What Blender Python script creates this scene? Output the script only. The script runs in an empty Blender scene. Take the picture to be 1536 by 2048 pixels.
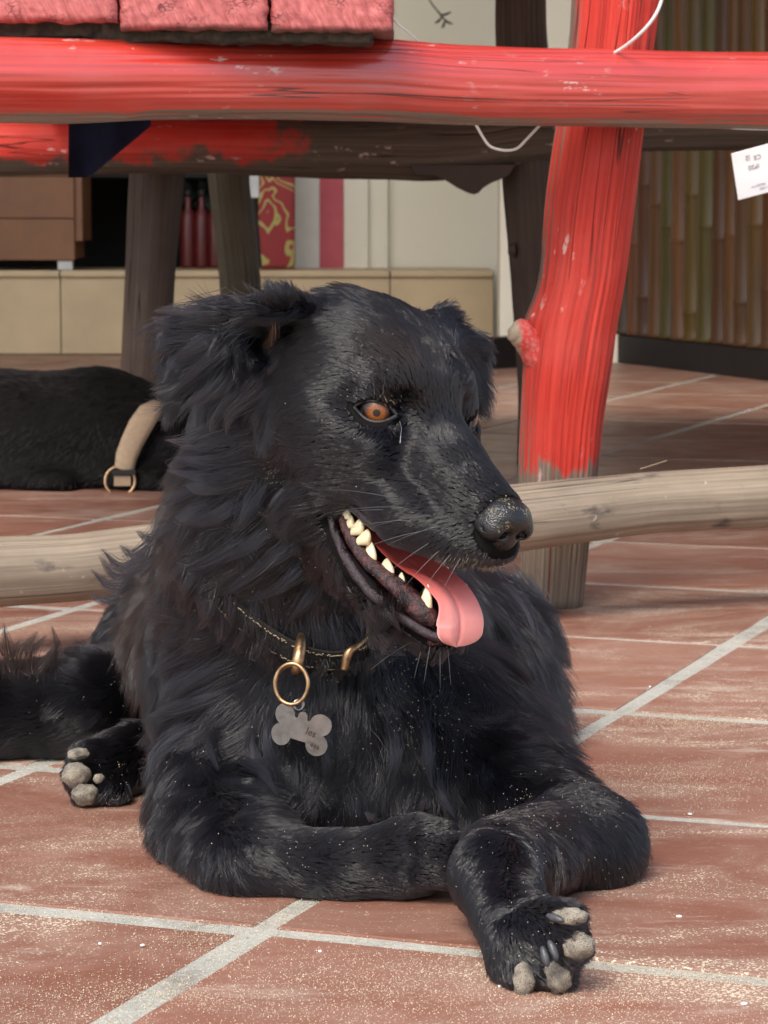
import bpy, bmesh, math, random
import numpy as np
from mathutils import Vector, Matrix, noise
from mathutils.bvhtree import BVHTree

random.seed(7)
RNG = np.random.default_rng(11)
SC = bpy.context.scene
COL = SC.collection
PI = math.pi

# ------------------------------------------------------------------ camera
TH = math.radians(6.25)
EYE = np.array([0.0, 0.0, 0.40])
FPX = 5700.0
cam_data = bpy.data.cameras.new("camera")
cam_data.sensor_fit = 'VERTICAL'
cam_data.sensor_height = 24.0
cam_data.lens = 24.0 * FPX / 2048.0
cam_data.clip_start = 0.05
cam_data.clip_end = 400.0
cam_data.dof.use_dof = True
cam_data.dof.focus_distance = 1.66
cam_data.dof.aperture_fstop = 26.0
cam = bpy.data.objects.new("camera", cam_data)
cam.location = EYE.tolist()
cam.rotation_euler = (math.radians(90) - TH, 0, 0)
COL.objects.link(cam)
SC.camera = cam

# ------------------------------------------------------------------ sky, sun, exposure
SUN_EL, SUN_AZ = math.radians(52), math.radians(205)      # compass angle of the sun, clockwise from +Y
world = bpy.data.worlds.new("World")
SC.world = world
world.use_nodes = True
wn = world.node_tree.nodes
wl = world.node_tree.links
wn.clear()
w_out = wn.new("ShaderNodeOutputWorld")
w_bg = wn.new("ShaderNodeBackground")
w_sky = wn.new("ShaderNodeTexSky")
w_sky.sky_type = 'NISHITA'
w_sky.sun_disc = False
w_sky.sun_elevation = SUN_EL
w_sky.sun_rotation = SUN_AZ
w_sky.dust_density = 3.0
w_sky.air_density = 1.0
w_bg.inputs[1].default_value = 0.15
w_hsv = wn.new("ShaderNodeHueSaturation")
w_hsv.inputs["Saturation"].default_value = 0.72
wl.new(w_sky.outputs[0], w_hsv.inputs["Color"])
wl.new(w_hsv.outputs[0], w_bg.inputs[0])
wl.new(w_bg.outputs[0], w_out.inputs[0])
sun_data = bpy.data.lights.new("sun", 'SUN')
sun_data.energy = 1.5
sun_data.angle = math.radians(25)
sun_data.color = (1.0, 0.94, 0.86)
sun = bpy.data.objects.new("sun", sun_data)
sd = Vector((math.sin(SUN_AZ) * math.cos(SUN_EL), math.cos(SUN_AZ) * math.cos(SUN_EL), math.sin(SUN_EL)))
sun.rotation_euler = sd.to_track_quat('Z', 'Y').to_euler()
sun.location = (sd * 20)
COL.objects.link(sun)
SC.view_settings.view_transform = 'Standard'
SC.view_settings.look = 'None'
SC.view_settings.gamma = 1.0
SC.view_settings.use_curve_mapping = False
SC.view_settings.exposure = 0.84
SC.cycles.use_denoising = True
SC.cycles.max_bounces = 8
SC.cycles.diffuse_bounces = 3
SC.cycles.transparent_max_bounces = 8

# ------------------------------------------------------------------ helpers
def ray(px, py):
    fw = np.array([0, math.cos(TH), -math.sin(TH)])
    up = np.array([0, math.sin(TH), math.cos(TH)])
    return fw + np.array([1.0, 0, 0]) * (px - 768) / FPX - up * (py - 1024) / FPX
def P(px, py, Y):                    # place of a thing seen in this direction at distance Y in front of the camera
    d = ray(px, py)
    return EYE + d * (Y / d[1])
def G(px, py, z=0.0):
    d = ray(px, py)
    return EYE + d * ((z - EYE[2]) / d[2])
def V(a): return Vector([float(x) for x in a])

def tag(o, label=None, cat=None, group=None, kind=None):
    if label: o["label"] = label
    if cat: o["category"] = cat
    if group: o["group"] = group
    if kind: o["kind"] = kind
    return o
def empty(name, loc=(0, 0, 0), rz=0.0, parent=None):
    o = bpy.data.objects.new(name, None)
    o.empty_display_size = 0.05
    COL.objects.link(o)
    o.location = loc
    o.rotation_euler = (0, 0, rz)
    if parent: o.parent = parent
    return o
def link_mesh(name, me, mat=None, parent=None, smooth=True):
    if mat is not None:
        me.materials.append(mat)
    o = bpy.data.objects.new(name, me)
    COL.objects.link(o)
    if smooth and len(me.polygons):
        me.polygons.foreach_set("use_smooth", np.ones(len(me.polygons), dtype=bool))
    if parent is not None:
        o.parent = parent
        if parent.parent is None or True:
            # children are modelled in world coordinates
            o.matrix_parent_inverse = world_matrix(parent).inverted()
    return o
def world_matrix(o):
    m = Matrix.Translation(o.location) @ o.rotation_euler.to_matrix().to_4x4()
    if o.parent is not None:
        m = world_matrix(o.parent) @ o.matrix_parent_inverse @ m
    return m
def mesh_np(name, verts, faces, mat=None, parent=None, smooth=True):
    me = bpy.data.meshes.new(name)
    me.from_pydata([tuple(map(float, v)) for v in verts], [], [tuple(map(int, f)) for f in faces])
    me.update()
    return link_mesh(name, me, mat, parent, smooth)
def mesh_bm(name, bm, mat=None, parent=None, smooth=False):
    me = bpy.data.meshes.new(name)
    bm.to_mesh(me)
    bm.free()
    return link_mesh(name, me, mat, parent, smooth)
def bm_box(bm, lo, hi, mtx=None, bevel=0.0):
    r = bmesh.ops.create_cube(bm, size=1.0)
    vs = r["verts"]
    lo, hi = Vector(lo), Vector(hi)
    for v in vs:
        v.co = Vector(((v.co.x + .5) * (hi.x - lo.x) + lo.x, (v.co.y + .5) * (hi.y - lo.y) + lo.y, (v.co.z + .5) * (hi.z - lo.z) + lo.z))
    if bevel > 0:
        es = list({e for v in vs for e in v.link_edges})
        g = bmesh.ops.bevel(bm, geom=es, offset=bevel, segments=2, affect='EDGES', profile=.6)
        vs = list({v for f in g["faces"] for v in f.verts})
        vs = list(set(vs) | {v for v in bm.verts if v.is_valid and v.tag})
    if mtx is not None:
        if bevel > 0:
            raise ValueError
        bmesh.ops.transform(bm, matrix=mtx, verts=vs)
def box(name, lo, hi, mat, parent=None, bevel=0.0, mtx=None, smooth=False):
    bm = bmesh.new()
    bm_box(bm, lo, hi, None, bevel)
    if mtx is not None:
        bmesh.ops.transform(bm, matrix=mtx, verts=bm.verts)
    return mesh_bm(name, bm, mat, parent, smooth)

# ------------------------------------------------------------------ materials
class Mat:
    """small node builder"""
    def __init__(s, name):
        s.m = bpy.data.materials.new(name)
        s.m.use_nodes = True
        s.t = s.m.node_tree
        s.n = s.t.nodes
        s.n.clear()
        s.out = s.n.new("ShaderNodeOutputMaterial")
        s.b = s.n.new("ShaderNodeBsdfPrincipled")
        s.t.links.new(s.b.outputs[0], s.out.inputs[0])
        s._c = {}
    def set(s, sock, v):
        if isinstance(v, bpy.types.NodeSocket): s.t.links.new(v, sock)
        elif isinstance(v, (tuple, list)) and len(v) == 3 and sock.type == 'RGBA': sock.default_value = (*v, 1)
        else: sock.default_value = v
    def p(s, **k):
        for a, v in k.items(): s.set(s.b.inputs[a.replace("_", " ")], v)
        return s
    def co(s, kind="Object"):
        if kind not in s._c:
            if kind == "Position":
                s._c[kind] = s.n.new("ShaderNodeNewGeometry").outputs["Position"]
            else:
                s._c[kind] = s.n.new("ShaderNodeTexCoord").outputs[kind]
        return s._c[kind]
    def map(s, vec, scale=(1, 1, 1), loc=(0, 0, 0), rot=(0, 0, 0)):
        n = s.n.new("ShaderNodeMapping")
        s.set(n.inputs[0], vec)
        n.inputs[1].default_value = loc; n.inputs[2].default_value = rot; n.inputs[3].default_value = scale
        return n.outputs[0]
    def noise(s, vec, scale=5, detail=4, rough=.55, dist=0, out=0):
        n = s.n.new("ShaderNodeTexNoise")
        s.set(n.inputs["Vector"], vec)
        n.inputs["Scale"].default_value = scale; n.inputs["Detail"].default_value = detail
        n.inputs["Roughness"].default_value = rough; n.inputs["Distortion"].default_value = dist
        return n.outputs[out]
    def voro(s, vec, scale=5, feat='F1', rnd=1.0, out="Distance"):
        n = s.n.new("ShaderNodeTexVoronoi")
        n.feature = feat
        s.set(n.inputs["Vector"], vec)
        n.inputs["Scale"].default_value = scale; n.inputs["Randomness"].default_value = rnd
        return n.outputs[out]
    def ramp(s, f, stops, interp='LINEAR'):
        n = s.n.new("ShaderNodeValToRGB")
        s.set(n.inputs[0], f)
        r = n.color_ramp
        r.interpolation = interp
        while len(r.elements) < len(stops): r.elements.new(1.0)
        for e, (q, c) in zip(r.elements, stops):
            e.position = q
            e.color = (c, c, c, 1) if isinstance(c, (int, float)) else (*c, 1)
        return n.outputs[0]
    def mix(s, f, a, b, mode='MIX'):
        n = s.n.new("ShaderNodeMix")
        n.data_type = 'RGBA'; n.blend_type = mode
        s.set(n.inputs[0], f); s.set(n.inputs[6], a); s.set(n.inputs[7], b)
        return n.outputs[2]
    def math(s, op, a, b=0.0, c=0.0, clamp=False):
        n = s.n.new("ShaderNodeMath")
        n.operation = op; n.use_clamp = clamp
        s.set(n.inputs[0], a); s.set(n.inputs[1], b); s.set(n.inputs[2], c)
        return n.outputs[0]
    def sep(s, v):
        n = s.n.new("ShaderNodeSeparateXYZ")
        s.set(n.inputs[0], v)
        return n.outputs
    def attr(s, name, out="Fac"):
        n = s.n.new("ShaderNodeAttribute"); n.attribute_name = name
        return n.outputs[out]
    def rand(s):
        return s.n.new("ShaderNodeObjectInfo").outputs["Random"]
    def bump(s, h, strength=.3, dist=.002, prev=None):
        n = s.n.new("ShaderNodeBump")
        n.inputs["Strength"].default_value = strength; n.inputs["Distance"].default_value = dist
        s.set(n.inputs["Height"], h)
        if prev is not None: s.set(n.inputs["Normal"], prev)
        return n.outputs[0]

def simple(name, col, rough=.6, metal=0.0, var=.15, scale=20, bump=.2, bd=.001):
    m = Mat(name)
    nz = m.noise(m.co(), scale, 5)
    c = m.mix(m.ramp(nz, [(.3, 0.0), (.7, 1.0)]), tuple(x * (1 - var) for x in col), tuple(min(1, x * (1 + var)) for x in col))
    m.p(Base_Color=c, Roughness=rough, Metallic=metal)
    if bump: m.p(Normal=m.bump(nz, bump, bd))
    return m.m
# ================================================================== materials of the setting
def mat_tile():
    m = Mat("terracotta")
    o = m.co("Position"); r = m.rand()
    c = m.mix(r, (.190, .074, .046), (.300, .138, .094))
    streak = m.noise(m.map(o, (4.0, 6.5, 1), rot=(0, 0, .36)), 2.4, 7, .68, .6)
    c = m.mix(m.ramp(streak, [(.36, 0.0), (.70, .30)]), c, (.350, .190, .142))
    c = m.mix(m.ramp(m.noise(m.map(o, (4, 10, 1), rot=(0, 0, .36)), 3.1, 6, .68), [(.52, 0.0), (.80, .28)]), c, (.250, .108, .070))
    c = m.mix(m.ramp(m.noise(o, 9, 6, .65), [(.55, 0.0), (.72, .55)]), c, (.42, .25, .19))
    # dried dusty film, then scattered sand: speckle whose density follows broad drifts
    drift = m.noise(m.map(o, (2.6, 4.6, 1), rot=(0, 0, .2), loc=(3.3, 1.2, 0)), 1.9, 6, .66, .9)
    film = m.ramp(drift, [(.42, 0.0), (.75, .55)])
    c = m.mix(film, c, (.43, .33, .26))
    pch = m.noise(m.map(o, (2.2, 7, 1), loc=(7, 3, 0)), 2.4, 6, .68, .6)
    c = m.mix(m.ramp(pch, [(.58, 0.0), (.68, .50)]), c, (.56, .47, .39))
    c = m.mix(m.ramp(m.noise(m.map(o, (5, 9, 1), loc=(1, 7, 0)), 2.0, 6, .7), [(.58, 0.0), (.70, .5)]), c, (.17, .075, .05))
    v = m.voro(o, 520)
    vv = m.voro(m.map(o, (1, 1, 1), loc=(.37, .11, .2)), 300)
    th1 = m.ramp(drift, [(.36, .06), (.52, .24), (.68, .52)])
    grain = m.math('LESS_THAN', v, th1)
    gate = m.math('GREATER_THAN', m.noise(o, 330, 2), m.ramp(drift, [(.3, .60), (.7, .44)]))
    sp = m.math('MULTIPLY', grain, gate)
    sp2 = m.math('MULTIPLY', m.math('LESS_THAN', vv, .22), m.math('GREATER_THAN', m.noise(o, 150, 2), .56))
    sp = m.math('MAXIMUM', sp, m.math('MULTIPLY', sp2, .8))
    yy = m.sep(o)[1]
    near = m.ramp(m.math('MULTIPLY', yy, .2), [(.50, 1.0), (.70, .25)])
    sp = m.math('MULTIPLY', m.math('MULTIPLY', sp, near), m.ramp(drift, [(.40, .25), (.58, 1.0)]))
    c = m.mix(sp, c, (.66, .55, .40))
    rough = m.ramp(m.noise(o, 14, 5, .6), [(.3, .30), (.7, .52)])
    rough = m.math('ADD', rough, m.math('MULTIPLY', sp, .4))
    b = m.bump(m.noise(m.map(o, (1, 2.5, 1)), 60, 5), .25, .0012)
    b = m.bump(sp, .5, .0006, b)
    m.p(Base_Color=c, Roughness=rough, Specular_IOR_Level=.45, Normal=b)
    return m.m
def mat_grout():
    m = Mat("grout")
    o = m.co("Position")
    c = m.mix(m.ramp(m.noise(o, 26, 6, .65), [(.3, 0.0), (.7, 1.0)]), (.31, .31, .27), (.47, .46, .40))
    c = m.mix(m.ramp(m.noise(o, 4, 3), [(.5, 0.0), (.7, .5)]), c, (.48, .40, .30))
    c = m.mix(m.ramp(m.noise(o, 13, 6, .7), [(.50, 0.0), (.66, .75)]), c, (.17, .145, .12))
    gr = m.math('GREATER_THAN', m.noise(o, 420, 2), .6)
    c = m.mix(m.math('MULTIPLY', gr, .5), c, (.62, .56, .44))
    m.p(Base_Color=c, Roughness=.8, Normal=m.bump(m.noise(o, 200, 4), .6, .0015))
    return m.m
def wood_fields(m, s=1.0):
    uv = m.co("UV")
    g1 = m.noise(m.map(uv, (230 * s, 2.6 * s, 1)), 1, 6, .70, .06)
    g2 = m.noise(m.map(uv, (430 * s, 4 * s, 1)), 1, 4, .6)
    cr = m.noise(m.map(uv, (60 * s, 1.1 * s, 1), loc=(3, 5, 0)), 1, 2, .5, .18)
    crack = m.ramp(m.math('ABSOLUTE', m.math('SUBTRACT', cr, .5)), [(.0, 1.0), (.0028, 1.0), (.0060, 0.0)])
    crack = m.math('MULTIPLY', crack, m.ramp(m.noise(m.map(uv, (14, 3, 1), loc=(9, 2, 0)), 1, 2), [(.47, 0.0), (.56, 1.0)]))
    return uv, g1, g2, crack
def mat_red(kind):
    """weathered red paint over grey wood; kind: rail / post / far"""
    m = Mat("red_paint_" + kind)
    uv, g1, g2, crack = wood_fields(m)
    o = m.co("Position")
    x, y, z = m.sep(o)
    u, v, _ = m.sep(uv)
    red = m.mix(m.ramp(g1, [(.32, 0.0), (.66, 1.0)]), (.42, .018, .009), (.58, .040, .022))
    red = m.mix(m.ramp(m.noise(o, 14, 5, .6), [(.50, 0.0), (.80, .55)]), red, (.52, .075, .055))
    wood = m.mix(m.ramp(g1, [(.3, 0.0), (.7, 1.0)]), (.10, .072, .052), (.26, .205, .155))
    edge = m.noise(m.map(uv, (70, 9, 1)), 1, 4, .6)
    if kind == 'rail':
        nrm = m.n.new("ShaderNodeNewGeometry").outputs["Normal"]
        nz = m.sep(nrm)[2]
        bare = m.math('ADD', m.math('MULTIPLY', nz, -1.0), m.math('MULTIPLY', m.math('SUBTRACT', edge, .5), .30))
        k = m.ramp(bare, [(.80, 0.0), (.86, 1.0)])
    elif kind == 'post':
        h = m.math('ADD', z, m.math('MULTIPLY', m.math('SUBTRACT', edge, .5), .10))
        k = m.ramp(h, [(.134, 1.0), (.142, 0.0)])
        nrm = m.n.new("ShaderNodeNewGeometry").outputs["Normal"]
        nx = m.math('ADD', m.sep(nrm)[0], m.math('MULTIPLY', m.math('SUBTRACT', m.noise(m.map(uv, (30, 5, 1)), 1, 3), .5), .5))
        k = m.math('MAXIMUM', k, m.ramp(m.math('MULTIPLY', nx, -1.0), [(.84, 0.0), (.90, 1.0)]))
    else:
        e2 = m.math('SUBTRACT', m.noise(o, 22, 5, .6), .5)
        h = m.math('ADD', x, m.math('MULTIPLY', e2, .22))
        k = m.ramp(m.math('ADD', h, .5), [(.345, 0.0), (.375, 1.0)])
        low = m.ramp(m.math('ADD', z, m.math('MULTIPLY', e2, .10)), [(.455, 1.0), (.468, 0.0)])
        k = m.math('MAXIMUM', k, low)
        wood = m.mix(m.ramp(g1, [(.3, 0.0), (.7, 1.0)]), (.045, .031, .022), (.165, .120, .086))
    c = m.mix(k, red, wood)
    wsp = m.math('MULTIPLY', m.ramp(m.noise(m.map(uv, (90, 30, 1)), 1, 4, .7), [(.60, 0.0), (.64, 1.0)]), m.ramp(m.noise(o, 9, 3), [(.54, 0.0), (.62, .8)]))
    c = m.mix(wsp, c, (.62, .42, .38))
    c = m.mix(m.math('MULTIPLY', crack, .92), c, (.035, .012, .010))
    fine = m.ramp(m.mix(.5, g1, g2), [(.38, 1.0), (.455, 0.0)])
    c = m.mix(m.math('MULTIPLY', fine, .80 if kind == 'post' else .28), c, (.16, .015, .012))
    rough = m.mix(k, m.ramp(m.noise(o, 30, 4), [(.3, .33 if kind == 'rail' else .5), (.7, .48 if kind == 'rail' else .66)]), (.85, .85, .85))
    b = m.bump(g1, .6 if kind == 'post' else .22, .003 if kind == 'post' else .0010)
    b = m.bump(g2, .5 if kind == 'post' else .2, .0018 if kind == 'post' else .0005, b)
    b = m.bump(m.math('SUBTRACT', 1.0, crack), .8, .004, b)
    m.p(Base_Color=c, Roughness=rough, Specular_IOR_Level=.55 if kind == 'rail' else .4, Normal=b)
    if kind == 'rail': m.p(Coat_Weight=1.0, Coat_Roughness=.26, Coat_IOR=1.7)
    return m.m
def mat_wood(name, lo, hi, stain=0.0, knots=True, rough=.75, s=1.0):
    m = Mat(name)
    uv, g1, g2, crack = wood_fields(m, s)
    o = m.co("Position")
    c = m.mix(m.ramp(g1, [(.28, 0.0), (.72, 1.0)]), lo, hi)
    c = m.mix(m.ramp(m.noise(o, 11, 5, .6), [(.40, 0.0), (.75, .6)]), c, tuple(.45 * a + .2 * b for a, b in zip(lo, hi)))
    if stain:
        st = m.noise(m.map(uv, (34, 14, 1)), 1, 5, .62)
        c = m.mix(m.ramp(st, [(.60, 0.0), (.70, stain)]), c, (.05, .045, .045))
        c = m.mix(m.ramp(m.noise(o, 60, 5, .7), [(.66, 0.0), (.72, .6)]), c, (.62, .56, .45))
    c = m.mix(m.math('MULTIPLY', crack, .85), c, tuple(a * .18 for a in lo))
    b = m.bump(g1, .5, .0018)
    b = m.bump(g2, .4, .0008, b)
    b = m.bump(m.math('SUBTRACT', 1.0, crack), .8, .004, b)
    m.p(Base_Color=c, Roughness=rough, Normal=b)
    return m.m
def mat_plank():
    m = Mat("pink_plank")
    o = m.co("Position")
    uvw = m.map(o, (1, .2, 1), rot=(0, .45, 0))
    g = m.noise(m.map(uvw, (240, 10, 55)), 1, 5, .65, .5)
    rings = m.noise(m.map(o, (30, 6, 90), rot=(0, .7, 0)), 1, 4, .6, .5)
    c = m.mix(m.ramp(g, [(.30, 0.0), (.62, 1.0)]), (.30, .055, .050), (.56, .150, .140))
    c = m.mix(m.ramp(rings, [(.50, 0.0), (.72, .7)]), c, (.25, .045, .048))
    vd = m.voro(m.map(o, (1, .3, 1.6), rot=(0, .5, 0)), 150, 'DISTANCE_TO_EDGE')
    ck = m.math('MULTIPLY', m.ramp(vd, [(.0, 1.0), (.035, 1.0), (.07, 0.0)]), m.ramp(m.noise(o, 40, 3), [(.54, 0.0), (.64, .7)]))
    c = m.mix(ck, c, (.06, .015, .015))
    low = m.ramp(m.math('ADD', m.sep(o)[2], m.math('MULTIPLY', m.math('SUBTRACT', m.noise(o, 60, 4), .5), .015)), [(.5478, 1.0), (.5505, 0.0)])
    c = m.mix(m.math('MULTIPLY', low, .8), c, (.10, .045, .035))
    b = m.bump(g, .6, .002)
    b = m.bump(m.math('SUBTRACT', 1.0, ck), .6, .003, b)
    m.p(Base_Color=c, Roughness=.55, Normal=b)
    return m.m
def mat_wall():
    m = Mat("cream_plaster")
    o = m.co("Position")
    c = m.mix(m.ramp(m.noise(o, 2.4, 5), [(.3, 0.0), (.7, 1.0)]), (.82, .75, .57), (.88, .82, .66))
    c = m.mix(m.ramp(m.noise(o, 16, 5, .7), [(.62, 0.0), (.75, .35)]), c, (.45, .40, .28))
    m.p(Base_Color=c, Roughness=.8, Normal=m.bump(m.noise(o, 40, 5), .3, .003))
    return m.m
def mat_bamboo():
    m = Mat("bamboo")
    o = m.co("Object"); r = m.rand()
    cc = m.n.new("ShaderNodeObjectInfo").outputs["Color"]
    g = m.noise(m.map(o, (160, 160, 3)), 1, 5, .65)
    c = m.mix(m.ramp(g, [(.3, .0), (.7, 1.0)]), m.mix(1.0, cc, (.55, .52, .5), 'MULTIPLY'), cc)
    c = m.mix(m.ramp(m.noise(m.map(o, (20, 20, 2.2)), 1, 5, .7), [(.52, 0.0), (.68, .8)]), c, (.045, .028, .018))
    m.p(Base_Color=c, Roughness=.5, Specular_IOR_Level=.4, Normal=m.bump(g, .4, .002))
    return m.m
def mat_cushion():
    m = Mat("swirl_cloth")
    o = m.co("Position")
    w = m.noise(m.map(o, (6, 1, 5)), 1.5, 2, .5, .6)
    k = m.math('PINGPONG', m.math('MULTIPLY', w, 9.0), .5)
    c = m.mix(m.ramp(k, [(.33, 0.0), (.39, 1.0)]), (.33, .045, .045), (.46, .40, .13))
    m.p(Base_Color=c, Roughness=.85, Normal=m.bump(m.noise(o, 300, 2), .2, .001))
    return m.m

M = {}
M['tile'] = mat_tile(); M['grout'] = mat_grout()
M['red_rail'] = mat_red('rail'); M['red_post'] = mat_red('post'); M['red_far'] = mat_red('far')
M['grey_beam'] = mat_wood("grey_brown_log", (.15, .112, .078), (.40, .325, .235), .9)
M['dark_log'] = mat_wood("dark_log", (.034, .020, .015), (.130, .085, .062))
M['olive_log'] = mat_wood("olive_log", (.060, .048, .028), (.165, .135, .085))
M['plank'] = mat_plank(); M['wall'] = mat_wall(); M['bamboo'] = mat_bamboo(); M['cushion'] = mat_cushion()
M['ledge_tile'] = simple("beige_tile", (.56, .43, .25), .45, var=.10, scale=9, bump=.1)
M['joint'] = simple("dark_joint", (.24, .19, .12), .9)
M['black_board'] = simple("black_board", (.010, .008, .008), .6)
M['moss'] = simple("rotten_wood", (.050, .036, .024), .95, var=.6, scale=120, bump=.8, bd=.004)
M['pink_wall'] = simple("pink_paint", (.56, .105, .125), .7, var=.08)
M['white_wall'] = simple("white_plaster", (.80, .78, .68), .8, var=.05)
M['crate'] = mat_wood("orange_crate_wood", (.16, .060, .022), (.36, .165, .070), rough=.5, s=.35)
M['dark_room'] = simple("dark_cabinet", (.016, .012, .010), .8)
M['navy'] = simple("navy_cloth", (.010, .013, .045), .9, var=.25, scale=60)
M['dark_red'] = simple("dark_red_cloth", (.10, .010, .010), .35)
M['leaf'] = simple("dark_leaf", (.012, .030, .020), .5)
M['steel'] = simple("dull_steel", (.45, .45, .43), .4, .9)
M['white_plastic'] = simple("white_plastic", (.72, .70, .66), .4, var=.04)
M['label_white'] = simple("white_label", (.86, .87, .90), .35, var=.02, bump=0)
M['ink'] = simple("grey_ink", (.18, .18, .20), .6, bump=0)
M['nail'] = simple("rusty_nail", (.30, .25, .21), .55, .6)
M['ceiling'] = simple("ceiling_boards", (.16, .12, .09), .8)

# ================================================================== ground and tiled floor
ANG = math.radians(20.6)
AD = Vector((math.sin(ANG), math.cos(ANG), 0)); BD = Vector((math.cos(ANG), -math.sin(ANG), 0))
def gp(b, a, z=0.0): return AD * a + BD * b + Vector((0, 0, z))
g_bm = bmesh.new()
for q in ((-150, -150), (150, -150), (150, 150), (-150, 150)): g_bm.verts.new((q[0], q[1], -.02))
g_bm.faces.new(g_bm.verts)
tag(mesh_bm("ground", g_bm, M['grout']), kind="structure")
floor = empty("floor"); tag(floor, kind="structure")
bm = bmesh.new()
q = [gp(-3.6, .2, -.0009), gp(3.6, .2, -.0009), gp(3.6, 9.6, -.0009), gp(-3.6, 9.6, -.0009)]
bm.faces.new([bm.verts.new(v) for v in q])
mesh_bm("grout", bm, M['grout'], floor)
PA, PB = .360, .3285
A0, B0 = 1.412, -.604
GA, GB = .0165, .0150
tile_n = 0
for ia in range(-3, 20):
    for ib in range(-9, 10):
        a0, b0 = A0 + ia * PA, B0 + ib * PB
        cc = gp(b0 + PB / 2, a0 + PA / 2)
        if cc.y < .75 or cc.y > 8.4 or abs(cc.x) > .15 * cc.y + .55: continue
        bm = bmesh.new()
        da, db = PA - GA, PB - GB
        ja = [random.uniform(-.0022, .0022) for _ in range(4)]
        jz = random.uniform(-.0005, .0007)
        N = 6
        pts = []
        cs = [(-db / 2 + ja[0], -da / 2 + ja[1]), (db / 2 + ja[2], -da / 2 + ja[3]), (db / 2 + ja[1], da / 2 + ja[2]), (-db / 2 + ja[3], da / 2 + ja[0])]
        for k in range(4):
            p0, p1 = cs[k], cs[(k + 1) % 4]
            for t in range(N):
                f = t / N
                w = random.uniform(-.0009, .0009) if t else 0
                ux, uy = p1[0] - p0[0], p1[1] - p0[1]
                L = math.hypot(ux, uy)
                pts.append((p0[0] + ux * f - uy / L * w, p0[1] + uy * f + ux / L * w))
        def ring(ins, z):
            out = []
            for (px_, py_) in pts:
                s_ = 1 - ins / (.5 * db)
                out.append(bm.verts.new(BD * (px_ * s_) + AD * (py_ * s_) + Vector((0, 0, z + jz))))
            return out
        r0, r1, r2 = ring(0, -.012), ring(0.0002, -.0008), ring(.0016, 0.0)
        n_ = len(r0)
        for ra, rb in ((r0, r1), (r1, r2)):
            for k in range(n_):
                bm.faces.new((ra[k], ra[(k + 1) % n_], rb[(k + 1) % n_], rb[k]))
        bm.faces.new(r2)
        bm.normal_update()
        t_ = mesh_bm("tile", bm, M['tile'], floor)
        t_.location = cc
        t_.matrix_parent_inverse = Matrix.Identity(4)
        tile_n += 1

# ================================================================== logs
def log(name, pts, rad, mat, parent, seg=40, step=.008, bump=.0016, rough_n=9.0, knots=(), caps=True, seed=0, squash=1.0, groove=None):
    """a natural round timber through the points, radii per point, with long grain furrows and knots as geometry"""
    pts = [np.array(p, float) for p in pts]
    d = [0]
    for a, b in zip(pts, pts[1:]): d.append(d[-1] + np.linalg.norm(b - a))
    L = d[-1]
    n = max(6, int(L / step))
    ts = np.linspace(0, L, n)
    X = np.array(pts)
    def smooth_interp(vals):
        v = np.interp(ts, d, vals)
        k = max(1, int(.02 / step))
        ker = np.ones(2 * k + 1) / (2 * k + 1)
        pad = np.concatenate([np.full(k, v[0]) - (v[1] - v[0]) * np.arange(k, 0, -1), v, np.full(k, v[-1]) + (v[-1] - v[-2]) * np.arange(1, k + 1)])
        return np.convolve(pad, ker, 'valid')
    C = np.stack([smooth_interp(X[:, i]) for i in range(3)], 1)
    R = smooth_interp(rad)
    T = np.gradient(C, axis=0); T /= np.linalg.norm(T, axis=1)[:, None]
    ref = np.array([0, 1.0, 0])
    verts, uvs = [], []
    for i in range(n):
        t = T[i]
        side = np.cross(t, ref); side /= np.linalg.norm(side)
        nn = np.cross(side, t)
        for k in range(seg):
            a = 2 * PI * k / seg
            dr = side * math.cos(a) + nn * math.sin(a) * squash
            p = C[i]
            f1 = noise.noise(Vector((math.cos(a) * 2.1, math.sin(a) * 2.1, ts[i] * 3.5 + seed)))
            f2 = noise.noise(Vector((math.cos(a) * rough_n, math.sin(a) * rough_n, ts[i] * 6 + seed * 3)))
            r = R[i] * (1 + .055 * f1) + bump * f2
            if groove:
                gv = noise.noise(Vector((math.cos(a) * groove[0], math.sin(a) * groove[0], ts[i] * 1.1 + seed)))
                r -= groove[1] * max(0.0, 1 - abs(gv) * 5.5)
            for (kt, ka, kh, kw) in knots:
                da = (a - ka + PI) % (2 * PI) - PI
                dd = ((ts[i] - kt) ** 2 + (da * R[i]) ** 2) / (kw * kw)
                r += kh * math.exp(-dd)
            verts.append(p + dr * r)
    faces = []
    for i in range(n - 1):
        for k in range(seg):
            k2 = (k + 1) % seg
            faces.append((i * seg + k, i * seg + k2, (i + 1) * seg + k2, (i + 1) * seg + k))
    nb = len(verts)
    if caps:
        verts.append(C[0]); verts.append(C[-1])
        for k in range(seg):
            faces.append((nb, (k + 1) % seg, k)); faces.append((nb + 1, (n - 1) * seg + k, (n - 1) * seg + (k + 1) % seg))
    o = mesh_np(name, verts, faces, mat, parent)
    me = o.data
    uvl = me.uv_layers.new(name="UVMap")
    circ = 2 * PI * float(np.mean(R))
    data = np.zeros((len(me.loops), 2), np.float32)
    li = 0
    for f in faces:
        ks = [(v % seg) if v < nb else 0 for v in f]
        wrap = max(ks) - min(ks) > seg / 2
        for v, k in zip(f, ks):
            if v < nb:
                kk = k + (seg if (wrap and k < seg / 2) else 0)
                data[li] = (kk / seg * circ + seed * .37, ts[v // seg] + seed)
            else:
                data[li] = (seed * .37, seed)
            li += 1
    uvl.data.foreach_set("uv", data.ravel())
    return o

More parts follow.
